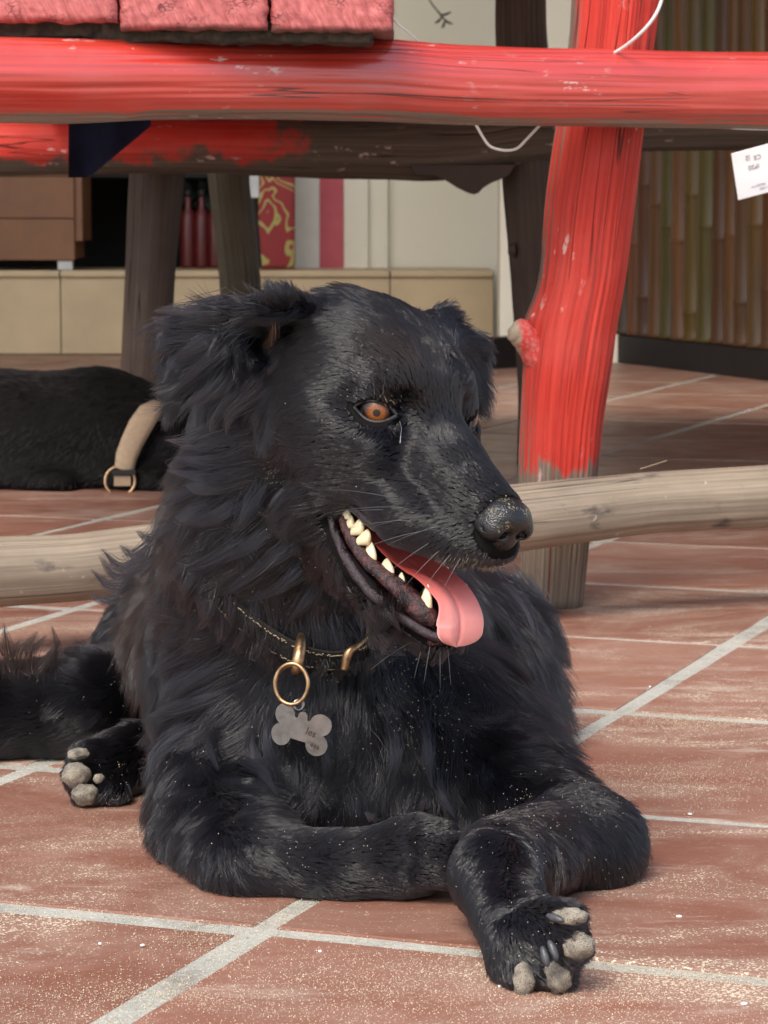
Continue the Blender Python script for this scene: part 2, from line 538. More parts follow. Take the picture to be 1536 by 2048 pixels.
platform = empty("wooden_bench", (0.1, 3.4, 0))
tag(platform, "rustic log bench with red front rail, one red leg and pink plank seat", "bench")
def Yf(px): return 2.49 + .22 * px / 1200.0           # the front frame runs slightly away to the right
def L_(spec, dz=0):
    pts, rad = [], []
    for px, yt, yb, Y in spec:
        pts.append(P(px, (yt + yb) / 2, Y)); rad.append((yb - yt) / 2 / FPX * Y)
    return pts, rad
pts, rad = L_([(-260, 66, 240, Yf(-260)), (0, 74, 243, Yf(0)), (130, 76, 246, Yf(130)), (300, 80, 238, Yf(300)), (560, 82, 236, Yf(560)), (760, 80, 240, Yf(760)),
               (900, 92, 248, Yf(900)), (1050, 97, 252, Yf(1050)), (1200, 99, 254, Yf(1200)), (1380, 104, 256, Yf(1380)), (1560, 106, 259, Yf(1560)), (1900, 110, 262, Yf(1900))])
log("front_rail", pts, rad, M['red_rail'], platform, seg=150, step=.008, bump=.0010, seed=1, groove=(9, .0005),
    knots=[(.22, 3.6, .002, .012), (.43, 3.9, .0018, .008), (.60, 4.2, .0015, .006), (.78, 3.5, .0012, .007)])
pts, rad = L_([(-260, 1092, 1228, 2.45), (0, 1072, 1214, 2.50), (150, 1066, 1203, 2.52), (340, 1042, 1180, 2.56), (640, 1015, 1150, 2.60), (1030, 970, 1104, 2.68), (1180, 955, 1083, 2.71),
               (1300, 944, 1066, 2.74), (1536, 930, 1055, 2.79), (1900, 905, 1025, 2.86)])
log("lower_rail", pts, rad, M['grey_beam'], platform, seg=56, step=.007, bump=.0014, seed=4, knots=[(.95, 4.4, .003, .02)])
# red leg with its branch stub
Yp = 2.80
spec = [(1240, -160, 178), (1232, 0, 172), (1222, 100, 166), (1200, 262, 172), (1178, 420, 176), (1164, 560, 168), (1146, 640, 172), (1134, 720, 180), (1122, 830, 166), (1116, 945, 160), (1112, 1080, 136), (1104, 1204, 124)]
pts = [P(x, y, Yp) for x, y, w in spec]; rad = [w / 2 / FPX * Yp for x, y, w in spec]
pts[-1][2] = .001
leg = log("front_leg", pts, rad, M['red_post'], platform, seg=230, step=.010, bump=.0016, rough_n=9, seed=7, groove=(15, .0011),
          knots=[(.40, 3.3, .006, .02)])
# back rail and back legs (far side of the frame)
Yb = 4.30
spec = [(-320, 238, 352), (0, 238, 350), (200, 240, 348), (420, 240, 346), (560, 240, 352), (700, 240, 354), (860, 240, 362), (960, 238, 352), (1030, 236, 332), (1150, 235, 318), (1300, 232, 300), (1536, 230, 298), (1900, 226, 294)]
pts, rad = L_([(a, b, c, Yb) for a, b, c in spec])
log("back_rail", pts, rad, M['red_far'], platform, seg=40, step=.012, bump=.003, seed=12, knots=[(.86, -1.2, .010, .03), (1.02, -1.4, .012, .03)])
bm = bmesh.new()
fl_ = [(820, 330), (832, 350), (868, 351), (893, 362), (915, 376), (936, 386), (948, 389), (957, 386), (966, 376), (982, 366), (1000, 359), (1018, 350), (1030, 330)]
f0 = [bm.verts.new(V(P(x, y, Yb - .045))) for x, y in fl_]
ff = bm.faces.new(f0)
ex_ = bmesh.ops.extrude_face_region(bm, geom=[ff])
for v in [e for e in ex_['geom'] if isinstance(e, bmesh.types.BMVert)]: v.co += Vector((0, .06, .012))
bmesh.ops.recalc_face_normals(bm, faces=bm.faces)
mesh_bm("bark_flap", bm, M['dark_log'], platform)
def leg_log(name, spec, Y, mat, seed, ground=True):
    pts = [P(x, y, Y) for x, y, w in spec]; rad = [w / 2 / FPX * Y for x, y, w in spec]
    if ground:
        lo = np.array([pts[-1][0], Y, .001]); pts.append(lo); rad.append(rad[-1])
    return log(name, pts, rad, mat, platform, seg=36, step=.012, bump=.003, seed=seed)
leg_log("back_leg", [(318, 300, 108), (310, 400, 104), (302, 540, 100), (292, 700, 98), (286, 800, 96)], 4.45, M['dark_log'], 16)
leg_log("back_leg", [(452, 300, 80), (462, 400, 80), (480, 560, 82), (490, 700, 84)], 4.6, M['olive_log'], 18)
leg_log("back_leg", [(1044, -150, 100), (1042, 60, 102), (1052, 250, 108), (1064, 400, 108), (1070, 520, 100), (1078, 640, 96), (1082, 800, 92)], 4.32, M['dark_log'], 20)
log("leg_knot", [P(1030, 500, 4.3), P(1016, 500, 4.3)], [.012, .006], M['dark_log'], platform, seg=14, step=.003)
# pink seat planks, sawn ends to the front, resting on rotten battens
def plank(x0, x1, yb, Y, seed, deep=1.75):
    a = P(x0, yb, Y); b = P(x1, yb + (2 if seed else 0), Y)
    bm = bmesh.new()
    W = b[0] - a[0]; H = .052
    nx, nz = 40, 16
    grid = []
    for j in range(nz + 1):
        row = []
        for i in range(nx + 1):
            u, w = i / nx, j / nz
            e = min(u, 1 - u, w * 1.4) * W
            yy = a[1] + .0045 * math.exp(-e / .0025) + .0016 * noise.noise(Vector((u * 14 + seed, w * 6, 3))) + .0012 * noise.noise(Vector((u * 50 + seed, w * 20, 7)))
            zz = a[2] + H * w + (.0028 * noise.noise(Vector((u * 9, seed * 3.1, 1))) if j == 0 else 0)
            xx = a[0] + W * u + (.0022 * noise.noise(Vector((w * 7, seed * 5.7, u * 2))) if i in (0, nx) else 0)
            row.append(bm.verts.new((xx, yy, zz)))
        grid.append(row)
    for j in range(nz):
        for i in range(nx):
            bm.faces.new((grid[j][i], grid[j][i + 1], grid[j + 1][i + 1], grid[j + 1][i]))
    loop = grid[0] + [grid[j][nx] for j in range(1, nz + 1)] + list(reversed(grid[nz][:-1])) + [grid[j][0] for j in range(nz - 1, 0, -1)]
    back = [bm.verts.new(v.co + Vector((0, deep, 0))) for v in loop]
    n_ = len(loop)
    for k in range(n_): bm.faces.new((loop[k], back[k], back[(k + 1) % n_], loop[(k + 1) % n_]))
    bm.faces.new(back)
    bm.normal_update()
    return mesh_bm("seat_plank", bm, M['plank'], platform, True)
YP = 2.50
plank(-420, -140, 40, YP, 5)
plank(-134, 233, 44, YP, 0)
plank(238, 534, 60, YP + .004, 1)
plank(541, 786, 64, YP + .008, 2)
for (x0, x1, y0, y1) in ((-420, 205, 44, 76), (188, 740, 58, 84)):
    a, b = P(x0, y1, YP + .03), P(x1, y0, YP + .03)
    bm = bmesh.new()
    bm_box(bm, (a[0], YP + .022, a[2]), (b[0], YP + .10, b[2] + .006))
    bmesh.ops.subdivide_edges(bm, edges=bm.edges, cuts=14, use_grid_fill=True)
    for v in bm.verts:
        v.co += Vector((noise.noise(v.co * 60), noise.noise(v.co * 70 + Vector((5, 1, 2))), noise.noise(v.co * 80 + Vector((1, 8, 3))))) * .006
    mesh_bm("seat_batten", bm, M['moss'], platform, True)
# unseen planks added above the picture to shade the back floor
for k in range(9):
    x0 = -.62 + k * .25
    box("shade_plank", (x0, 2.93, .80), (x0 + .24, 4.75, .835), M['plank'], platform, .003)
# round nail heads
def disc(name, c, r, mat, parent, th=.003, nrm=(0, -1, .1)):
    bm = bmesh.new()
    bmesh.ops.create_cone(bm, cap_ends=True, segments=20, radius1=r, radius2=r * .8, depth=th)
    q = Vector(nrm).to_track_quat('Z', 'Y').to_matrix().to_4x4()
    bmesh.ops.transform(bm, matrix=Matrix.Translation(V(c)) @ q, verts=bm.verts)
    return mesh_bm(name, bm, mat, parent)
disc("nail", P(1186, 1035, 2.71 - .0305), .0046, M['nail'], platform)
disc("peg", P(1300, 188, Yf(1300) - .0352), .0080, M['red_rail'], platform, .003, (0.1, -1, -0.15))

def tube(name, pts, r, mat, parent=None, res=6):
    cu = bpy.data.curves.new(name, 'CURVE'); cu.dimensions = '3D'
    s = cu.splines.new('NURBS'); s.points.add(len(pts) - 1)
    for k, p in enumerate(pts): s.points[k].co = (*[float(x) for x in p], 1)
    s.use_endpoint_u = True; s.order_u = 3; s.resolution_u = res
    cu.bevel_depth = r; cu.bevel_resolution = 3; cu.use_fill_caps = True
    o = bpy.data.objects.new(name, cu); COL.objects.link(o)
    dg = bpy.context.evaluated_depsgraph_get()
    me = bpy.data.meshes.new_from_object(o.evaluated_get(dg))
    bpy.data.objects.remove(o)
    me.name = name; me.materials.clear()
    return link_mesh(name, me, mat, parent)
tag(tube("white_cable", [P(1336, -60, 2.66), P(1326, 0, 2.66), P(1305, 42, 2.66), P(1272, 76, 2.67), P(1242, 99, 2.69), P(1225, 108, 2.70)], .0016, M['white_plastic']),
    "thin white cable lying across the red leg above the front rail", "cable")
tag(tube("wire_loop", [P(950, 246, 2.74), P(968, 280, 2.745), P(984, 298, 2.745), P(1030, 303, 2.74), P(1052, 280, 2.735), P(1080, 250, 2.73)], .0013, M['white_plastic']),
    "bent grey wire loop hanging below the red front rail beside the red leg", "wire")
tag(tube("loose_wire", [P(778, 20, 2.56), P(790, 46, 2.57), P(815, 62, 2.58), P(836, 82, 2.60)], .0009, M['white_plastic']),
    "short thin loose wire at the end of the pink planks", "wire")
# a hanging paper-white label, seen upside down
lab = empty("hanging_label", P(1510, 340, 2.9)); tag(lab, "white printed label hanging upside down in front of the bamboo wall", "label")
c0, c1, c2 = P(1462, 307, 2.9), P(1476, 401, 2.9), P(1560, 281, 2.9)
ex = (c2 - c0); ex /= np.linalg.norm(ex)
ez = (c0 - c1); eh = np.linalg.norm(ez); ez /= eh
ey = np.cross(ez, ex)
MW = Matrix(((ex[0], ey[0], ez[0], c1[0]), (ex[1], ey[1], ez[1], c1[1]), (ex[2], ey[2], ez[2], c1[2]), (0, 0, 0, 1)))
box("card", (0, -.0012, 0), (.075, .0012, eh), M['label_white'], lab, .001, MW)
def text(s, size, x, z, rz, flip, mat, parent, mw, y=-.0016, bold=0.0, name="lettering"):
    cu = bpy.data.curves.new(name, 'FONT'); cu.body = s; cu.size = size; cu.extrude = .0001; cu.offset = bold
    o = bpy.data.objects.new(name, cu); COL.objects.link(o)
    dg = bpy.context.evaluated_depsgraph_get()
    me = bpy.data.meshes.new_from_object(o.evaluated_get(dg))
    bpy.data.objects.remove(o)
    me.materials.clear(); me.name = name
    R = Matrix.Translation((x, y, z)) @ Matrix.Rotation(rz, 4, 'Y') @ Matrix.Rotation(PI / 2, 4, 'X')
    me.transform(mw @ R)
    return link_mesh(name, me, mat, parent, False)
S = 2.9 / FPX
for s, size, px, pz in (("IP20", 13, 52, 61), ("CE", 13, 58, 78), ("UK", 7, 36, 82), ("CA", 7, 36, 76), ("MADE IN P.R.C.", 6, 70, 18), ("IKEA of Sweden", 5.4, 76, 11)):
    if s.startswith("IKEA") or s.startswith("MADE"): continue
    text(s, size * S, px * S, pz * S, PI, True, M['ink'], lab, MW)
text("III 111023", 6 * S, 70 * S, 13 * S, PI, True, M['ink'], lab, MW)
text("ESLOATYV", 6 * S, 58 * S, 21 * S, PI, True, M['ink'], lab, MW)
tube("cord", [c2 + ez * .0 + np.array([.0, 0, 0]), c2 + np.array([.03, 0, .10]), c2 + np.array([.03, -.05, .35]), c2 + np.array([.02, -.1, .8])], .001, M['white_plastic'], lab)
# navy cloth hanging under the seat
bm = bmesh.new()
n1 = 14
q0 = [P(138, 200, 3.2), P(300, 200, 3.2), P(290, 258, 3.2), P(180, 352, 3.2), P(137, 356, 3.2)]
top = [(137 + (300 - 137) * i / n1) for i in range(n1 + 1)]
rows = []
for j in range(11):
    row = []
    for i in range(n1 + 1):
        u = i / n1; x = 137 + 165 * u
        yb = 355 if x < 178 else 355 - (x - 178) * (355 - 252) / (302 - 178)
        y = 190 + (yb - 190) * j / 10
        row.append(bm.verts.new(V(P(x, y, 3.2 + .012 * math.sin(u * 9) * (j / 10) + .01 * (u if u < .4 else .4)))))
    rows.append(row)
for j in range(10):
    for i in range(n1): bm.faces.new((rows[j][i], rows[j + 1][i], rows[j + 1][i + 1], rows[j][i + 1]))
bmesh.ops.solidify(bm, geom=bm.faces, thickness=.002)
tag(mesh_bm("navy_cloth", bm, M['navy'], None, True), "dark navy blue cloth hanging to a point below the red front rail", "cloth")

# ================================================================== back of the porch
Yw = 7.75
def wall(name, p0, p1, z0, z1, th, mat, label, cat="wall", parent=None):
    p0 = Vector((p0[0], p0[1], 0)); p1 = Vector((p1[0], p1[1], 0))
    d = (p1 - p0); L = d.length; d.normalize()
    nrm = Vector((-d.y, d.x, 0))
    m = Matrix(((d.x, nrm.x, 0, p0.x), (d.y, nrm.y, 0, p0.y), (0, 0, 1, 0), (0, 0, 0, 1)))
    o = box(name, (0, 0, z0), (L, th, z1), mat, parent, 0, m)
    if parent is None: tag(o, label, cat)
    return o
X = lambda px, Y: float(P(px, 500, Y)[0])
def zz(py, Y): return float(P(768, py, Y)[2])
# cream back wall with its pilasters
bw = empty("back_wall", (0, Yw, 0)); tag(bw, "cream plaster back wall of the porch with a pink painted stripe", "wall")
box("plaster", (X(588, Yw), Yw, 0), (X(1160, Yw), Yw + .2, 3.24), M['wall'], bw)
box("white_pilaster", (X(590, Yw), Yw - .05, .2), (X(641, Yw), Yw - .001, 2.6), M['white_wall'], bw)
box("pink_stripe", (X(640.5, Yw), Yw - .058, .2), (X(687, Yw), Yw - .001, 2.6), M['pink_wall'], bw)
box("pilaster", (X(687.5, Yw), Yw - .05, .2), (X(736, Yw), Yw - .001, 3.24), M['wall'], bw)
box("pilaster_return", (X(736.5, Yw), Yw - .03, .2), (X(775, Yw), Yw - .001, 3.24), M['wall'], bw)
rw = box("side_wall", (X(1000, 7.05), 7.05, .0), (X(1240, 7.05), 7.2, 3.24), M['wall']); tag(rw, "narrow cream wall end beside the dark back leg of the bench", "wall")
# tiled ledge
Yl = 7.40
ledge = empty("tiled_ledge", (0, Yl, 0)); tag(ledge, "low beige tiled ledge along the foot of the back wall", "ledge")
zt = zz(541, Yl)
box("ledge_core", (X(-700, Yl), Yl + .011, 0), (X(988, Yl), Yw + .6, zt - .012), M['joint'], ledge)
xs = [-700, -540, -210, 120, 450, 780, 988]
for a, b in zip(xs, xs[1:]):
    box("tile", (X(a, Yl) + .0015, Yl, .003), (X(b, Yl) - .0015, Yl + .010, zt - .018), M['ledge_tile'], ledge, .001)
    box("cap_tile", (X(a, Yl) + .0015, Yl - .012, zt - .0165), (X(b, Yl) - .0015, Yl + .34, zt), M['ledge_tile'], ledge, .003)
# dark cabinet recess at the left
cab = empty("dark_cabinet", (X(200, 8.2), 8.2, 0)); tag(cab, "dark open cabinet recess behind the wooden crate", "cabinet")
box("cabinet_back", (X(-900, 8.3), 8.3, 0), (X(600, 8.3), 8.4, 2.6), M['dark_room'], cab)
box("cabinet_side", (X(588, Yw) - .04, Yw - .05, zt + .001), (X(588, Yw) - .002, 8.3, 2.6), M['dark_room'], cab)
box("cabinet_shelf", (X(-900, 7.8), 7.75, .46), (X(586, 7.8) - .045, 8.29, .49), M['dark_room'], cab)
# swirl patterned cushion
cu_x0, cu_x1 = X(519, 7.6), X(591, 7.6)
bm = bmesh.new()
bm_box(bm, (cu_x0, 7.52, zt + .002), (cu_x1, 7.60, zt + .32), None, .012)
tag(mesh_bm("swirl_cushion", bm, M['cushion'], None, True), "red cushion with yellow swirl pattern standing on the tiled ledge", "cushion")
# crate
cr = empty("wooden_crate", (X(60, 7.42), 7.45, zt)); tag(cr, "orange brown wooden crate on small feet standing on the tiled ledge", "crate")
y0, y1 = 7.42, 7.66
zb = zz(521, 7.42)
hh = (zz(352, 7.42) - zb)
for k in range(3):
    a = X(-330 if k == 0 else -330, y0)
    box("front_board", (X(-330, y0), y0, zb + hh * k / 2 + .001), (X(149, y0), y0 + .012, zb + hh * (k + 1) / 2 - .002), M['crate'], cr, .0015)
box("end_board", (X(149, y0) + .0005, y0 + .012, zb + .05), (X(149, y0) + .020, y1, zb + hh), M['crate'], cr, .0015)
box("crate_inside", (X(-330, y0), y0 + .013, zb + .004), (X(149, y0), y1, zb + hh), M['crate'], cr)
for px in (-250, 126):
    box("foot", (X(px - 12, y0), y0 + .01, zt + .0005), (X(px + 18, y0), y0 + .05, zb - .001), M['steel'], cr, .001)
# dark red fabric roll and plant in the recess
bm = bmesh.new()
for k in range(3):
    r = bmesh.ops.create_cone(bm, cap_ends=True, segments=20, radius1=.022, radius2=.020, depth=.14, matrix=Matrix.Translation((X(380 + k * 24, 7.7), 7.68 + .01 * k, zt + .0715)))
rb = mesh_bm("red_bottles", bm, M['dark_red'], None, True)
bpy.data.objects.remove(rb)
for k in range(3):
    b_ = empty("red_bottle", (X(378 + k * 27, 7.7), 7.68, zt))
    tag(b_, ["dark red bottle nearest the dark back leg on the ledge", "middle dark red bottle between the two back legs", "dark red bottle nearest the olive grey back leg"][k], "bottle", "dark red bottles on the ledge")
    bm = bmesh.new()
    prof = [(.0, .0), (.021, .0), (.022, .006), (.022, .125), (.018, .145), (.009, .158), (.009, .19)]
    rg = []
    for (r_, z_) in prof[1:]:
        rg.append([bm.verts.new((b_.location.x + r_ * math.cos(t * PI / 8), 7.68 + r_ * math.sin(t * PI / 8), zt + .001 + z_)) for t in range(16)])
    for a, b in zip(rg, rg[1:]):
        for t in range(16): bm.faces.new((a[t], a[(t + 1) % 16], b[(t + 1) % 16], b[t]))
    bm.faces.new(list(reversed(rg[0])))
    mesh_bm("glass_body", bm, M['dark_red'], b_, True)
    bm = bmesh.new()
    bmesh.ops.create_cone(bm, cap_ends=True, segments=16, radius1=.011, radius2=.010, depth=.02, matrix=Matrix.Translation((b_.location.x, 7.68, zt + .20)))
    mesh_bm("cap", bm, M['black_board'], b_, True)
# lamp-like steel fitting and dark stick by the cushion
tag(tube("dark_stick", [P(505, 345, 7.3), P(507, 400, 7.3), P(514, 480, 7.3), P(519, 536, 7.3)], .0075, M['black_board']), "thin black stick leaning beside the swirl cushion", "stick")
tag(box("steel_fitting", (X(500, 7.2), 7.2, zz(396, 7.2)), (X(519, 7.2), 7.21, zz(352, 7.2)), M['steel'], None, .002), "small shiny steel fitting at the top of the black stick", "fitting")

# ================================================================== bamboo wall and kickboards
bwl = empty("bamboo_wall", (.56, 7.06, 0)); tag(bwl, "dark brown wall of upright bamboo canes at the right", "wall")
k0, k1 = G(1219, 723), G(1536, 762)
kd = (k1 - k0); kd /= np.linalg.norm(kd)
kn = np.array([kd[1], -kd[0], 0]);  # towards the left / camera
if kn[0] > 0: kn = -kn
pal = [(.120, .044, .010), (.085, .031, .008), (.175, .070, .014), (.125, .052, .011), (.075, .040, .008), (.060, .023, .007), (.140, .050, .012), (.090, .035, .008)]
s = -.30; kcane = 0
while s < 1.75:
    w = random.uniform(.052, .072)
    c = k0 + kd * (s + w / 2) - kn * .03
    bm = bmesh.new()
    hs = [.068]
    zc = .068 + random.uniform(.05, .35)
    while zc < 2.55: hs.append(zc); zc += random.uniform(.27, .38)
    hs.append(2.6)
    prof = []
    for a, b in zip(hs, hs[1:]):
        prof += [(a + .002, 1.0), (a + .008, 1.07), (a + .014, .97), ((a + b) / 2, .95), (b - .006, .98)]
    rings = []
    for z_, f in prof:
        rings.append([bm.verts.new((math.cos(t * PI / 6) * w * .5 * f, math.sin(t * PI / 6) * w * .5 * f, z_)) for t in range(12)])
    for a, b in zip(rings, rings[1:]):
        for t in range(12): bm.faces.new((a[t], a[(t + 1) % 12], b[(t + 1) % 12], b[t]))
    o = mesh_bm("bamboo_cane", bm, M['bamboo'], bwl, True)
    o.matrix_parent_inverse = Matrix.Identity(4)
    lean = random.uniform(-.004, .004)
    o.location = Vector(c.tolist()) - bwl.location
    o.rotation_euler = (lean, lean * .7, random.uniform(0, 6))
    cc = list(pal[kcane % len(pal)])
    if kcane in (9, 12): cc = [.066, .056, .008]
    o.color = (*[min(1, v * random.uniform(.8, 1.25)) for v in cc], 1)
    kcane += 1
    s += w * .97
a_, b_ = k0 - kd * .35 - kn * .075, k0 + kd * 1.8 - kn * .075
wall("backing_board", a_, b_, .0, 2.6, .02, M['dark_room'], None, parent=bwl)
a_, b_ = k0 - kd * .02, k0 + kd * 1.8
wall("kickboard", a_, b_, .001, .0675, -.0 + .06, M['black_board'], None, parent=bwl)
kb = G(900, 744)
wall("black_skirting", (kb[0], kb[1]), (k0[0] - .005, k0[1] - .01), .001, .074, .05, M['black_board'], "black skirting board at the foot of the cream wall end", "skirting board")
# porch roof and side walls that shade the back (outside the picture)
rf = box("porch_roof", (-5.0, 4.1, 3.25), (3.4, 9.0, 3.4), M['ceiling']); tag(rf, "plain dark boarded porch ceiling over the back of the terrace", "roof")
sw = box("left_porch_wall", (-3.6, 4.4, 0), (-3.45, 9.0, 3.24), M['wall']); tag(sw, "plain cream side wall at the left end of the porch", "wall")
tl = box("rear_house_wall", (-3.44, 8.45, 0), (2.6, 8.6, 3.24), M['wall']); tag(tl, "plain cream rear wall closing the porch", "wall")
# ================================================================== black dog: head frame
def unit(v): v = np.array(v, float); return v / np.linalg.norm(v)
HM = P(850, 828, 1.640)                     # point midway between the eyes
_yaw, _pit, _roll = math.radians(38), math.radians(24), math.radians(4)
HF = np.array([math.sin(_yaw) * math.cos(_pit), -math.cos(_yaw) * math.cos(_pit), -math.sin(_pit)])
_L0 = np.array([math.cos(_yaw), math.sin(_yaw), 0.0])
_U0 = np.cross(HF, _L0); _U0 = _U0 if _U0[2] > 0 else -_U0
HL = _L0 * math.cos(_roll) - _U0 * math.sin(_roll)
HU = _U0 * math.cos(_roll) + _L0 * math.sin(_roll)
def H(f, l, u): return HM + (HF * f + HL * l + HU * u) * .01        # centimetres in the head's own frame
def hp(px, py, l):                                                  # where this line of sight crosses the head's lengthwise plane l
    d = ray(px, py)
    t = ((HM + HL * l * .01 - EYE) @ HL) / (d @ HL)
    return EYE + d * t
def hfl(p):
    q = np.array(p) - HM
    return q @ HF * 100, q @ HL * 100, q @ HU * 100

# ------------------------------------------------------------------ signed distances
def sd_caps(X, a, b, ra, rb):
    a = np.array(a); b = np.array(b); ba = b - a
    t = np.clip(((X - a) @ ba) / (ba @ ba), 0, 1)
    d = np.linalg.norm(X - a - t[..., None] * ba, axis=-1)
    return d - (ra + (rb - ra) * t)
def sd_ell(X, c, r, R=None):
    Y = X - np.array(c)
    if R is not None: Y = Y @ np.array(R).T
    r = np.array(r)
    k0 = np.linalg.norm(Y / r, axis=-1); k1 = np.linalg.norm(Y / (r * r), axis=-1)
    return k0 * (k0 - 1) / np.maximum(k1, 1e-6)
def sd_tri(X, a, b, c, r):
    a, b, c = map(lambda q: np.array(q, float), (a, b, c))
    ba, cb, ac = b - a, c - b, a - c
    pa, pb, pc = X - a, X - b, X - c
    n = np.cross(ba, ac)
    def s(e, p): return np.sign(p @ np.cross(e, n))
    inside = (s(ba, pa) + s(cb, pb) + s(ac, pc)) >= 2.0
    def seg(e, p):
        t = np.clip((p @ e) / (e @ e), 0, 1)
        q = e * t[..., None] - p
        return (q * q).sum(-1)
    d1 = np.minimum(np.minimum(seg(ba, pa), seg(cb, pb)), seg(ac, pc))
    d2 = (pa @ n) ** 2 / (n @ n)
    return np.sqrt(np.where(inside, d2, d1)) - r
def smin(a, b, k):
    h = np.clip(.5 + .5 * (b - a) / k, 0, 1)
    return b * (1 - h) + a * h - k * h * (1 - h)

class Field:
    def __init__(s, xs, ys, zs):
        s.xs, s.ys, s.zs = xs, ys, zs
        s.D = np.full((len(xs), len(ys), len(zs)), .05, np.float32)
    def win(s, c, rad):
        sl = []
        for ax, v, r in zip((s.xs, s.ys, s.zs), c, rad):
            i0 = max(0, np.searchsorted(ax, v - r) - 1); i1 = min(len(ax), np.searchsorted(ax, v + r) + 1)
            if i0 >= i1: return None
            sl.append(slice(i0, i1))
        return tuple(sl)
    def apply(s, lo, hi, fn, k, mode='add'):
        lo, hi = np.array(lo), np.array(hi)
        w = s.win((lo + hi) / 2, (hi - lo) / 2 + .03)
        if w is None: return
        X = np.stack(np.meshgrid(s.xs[w[0]], s.ys[w[1]], s.zs[w[2]], indexing='ij'), -1)
        d = fn(X).astype(np.float32)
        D = s.D[w]
        if mode == 'add': D2 = smin(D, d, k)
        else: D2 = -smin(-D, d, k)
        s.D[w] = D2
    def caps(s, a, b, ra, rb, k=.02, mode='add'):
        a, b = np.array(a), np.array(b); m = max(ra, rb)
        s.apply(np.minimum(a, b) - m, np.maximum(a, b) + m, lambda X: sd_caps(X, a, b, ra, rb), k, mode)
    def ell(s, c, r, R=None, k=.02, mode='add'):
        c = np.array(c); m = max(r)
        s.apply(c - m, c + m, lambda X: sd_ell(X, c, r, R), k, mode)
    def tri(s, a, b, c, r, k=.006):
        q = np.array([a, b, c])
        s.apply(q.min(0) - r, q.max(0) + r, lambda X: sd_tri(X, a, b, c, r), k)

def surface_nets(xs, ys, zs, D):
    """dual surface of a scalar grid whose spacing may vary along each axis"""
    D = D.astype(np.float64)
    nx, ny, nz = D.shape
    S = D < 0
    c = np.zeros((nx - 1, ny - 1, nz - 1), np.int8)
    for i in (0, 1):
        for j in (0, 1):
            for k in (0, 1): c += S[i:nx - 1 + i, j:ny - 1 + j, k:nz - 1 + k]
    act = (c > 0) & (c < 8)
    I, J, K = np.nonzero(act)
    idx = -np.ones(act.shape, np.int64); idx[I, J, K] = np.arange(len(I))
    acc = np.zeros((len(I), 3)); cnt = np.zeros(len(I))
    ax = (xs, ys, zs)
    for d in range(3):
        o1, o2 = [e for e in range(3) if e != d]
        for p in (0, 1):
            for q in (0, 1):
                b = [I.copy(), J.copy(), K.copy()]; b[o1] = b[o1] + p; b[o2] = b[o2] + q
                e = [v.copy() for v in b]; e[d] = e[d] + 1
                v0 = D[b[0], b[1], b[2]]; v1 = D[e[0], e[1], e[2]]
                m = (v0 < 0) != (v1 < 0)
                t = np.where(m, v0 / np.where(m, v0 - v1, 1), 0)
                pos = np.stack([ax[a][b[a]] for a in range(3)], 1).astype(float)
                pos[:, d] += t * (ax[d][e[d]] - ax[d][b[d]])
                acc[m] += pos[m]; cnt[m] += 1
    V_ = acc / cnt[:, None]
    F = []
    for d in range(3):
        o1, o2 = ((1, 2), (2, 0), (0, 1))[d]
        sl0 = [slice(None)] * 3; sl1 = [slice(None)] * 3
        sl0[d] = slice(0, -1); sl1[d] = slice(1, None)
        ch = S[tuple(sl0)] != S[tuple(sl1)]
        A = list(np.nonzero(ch))
        ok = (A[o1] > 0) & (A[o2] > 0) & (A[o1] < D.shape[o1] - 1) & (A[o2] < D.shape[o2] - 1)
        A = [a[ok] for a in A]
        flip = S[A[0], A[1], A[2]]
        def cell(p, q):
            B = [a.copy() for a in A]; B[o1] -= p; B[o2] -= q
            return idx[B[0], B[1], B[2]]
        q = np.stack([cell(1, 1), cell(0, 1), cell(0, 0), cell(1, 0)], 1)
        q[~flip] = q[~flip][:, ::-1]
        F.append(q)
    return V_, np.concatenate(F)
def np_mesh(name, V_, F, mat=None, parent=None, smooth=True):
    me = bpy.data.meshes.new(name)
    me.vertices.add(len(V_)); me.vertices.foreach_set("co", V_.astype(np.float32).ravel())
    n = F.shape[1]
    me.loops.add(F.size); me.loops.foreach_set("vertex_index", F.astype(np.int32).ravel())
    me.polygons.add(len(F)); me.polygons.foreach_set("loop_start", np.arange(0, F.size, n, dtype=np.int32))
    me.polygons.foreach_set("loop_total", np.full(len(F), n, np.int32))
    me.update(); me.validate()
    return link_mesh(name, me, mat, parent, smooth)
def nonuni(a0, a1, f0, f1, coarse, fine):
    out = [a0]
    while out[-1] < a1:
        v = out[-1]
        d = 0 if f0 <= v <= f1 else min(abs(v - f0), abs(v - f1))
        out.append(v + min(coarse, fine + d * .10))
    return np.array(out)
h0 = H(-2, 0, -3)
XS = nonuni(-.52, .30, h0[0] - .07, h0[0] + .09, .005, .0019)
YS = nonuni(1.36, 2.42, h0[1] - .07, h0[1] + .07, .0055, .0019)
ZS = nonuni(-.006, .40, h0[2] - .075, h0[2] + .085, .005, .0019)
FD = Field(XS, YS, ZS)
RH = np.stack([HF, HL, HU])          # rows: world -> head axes

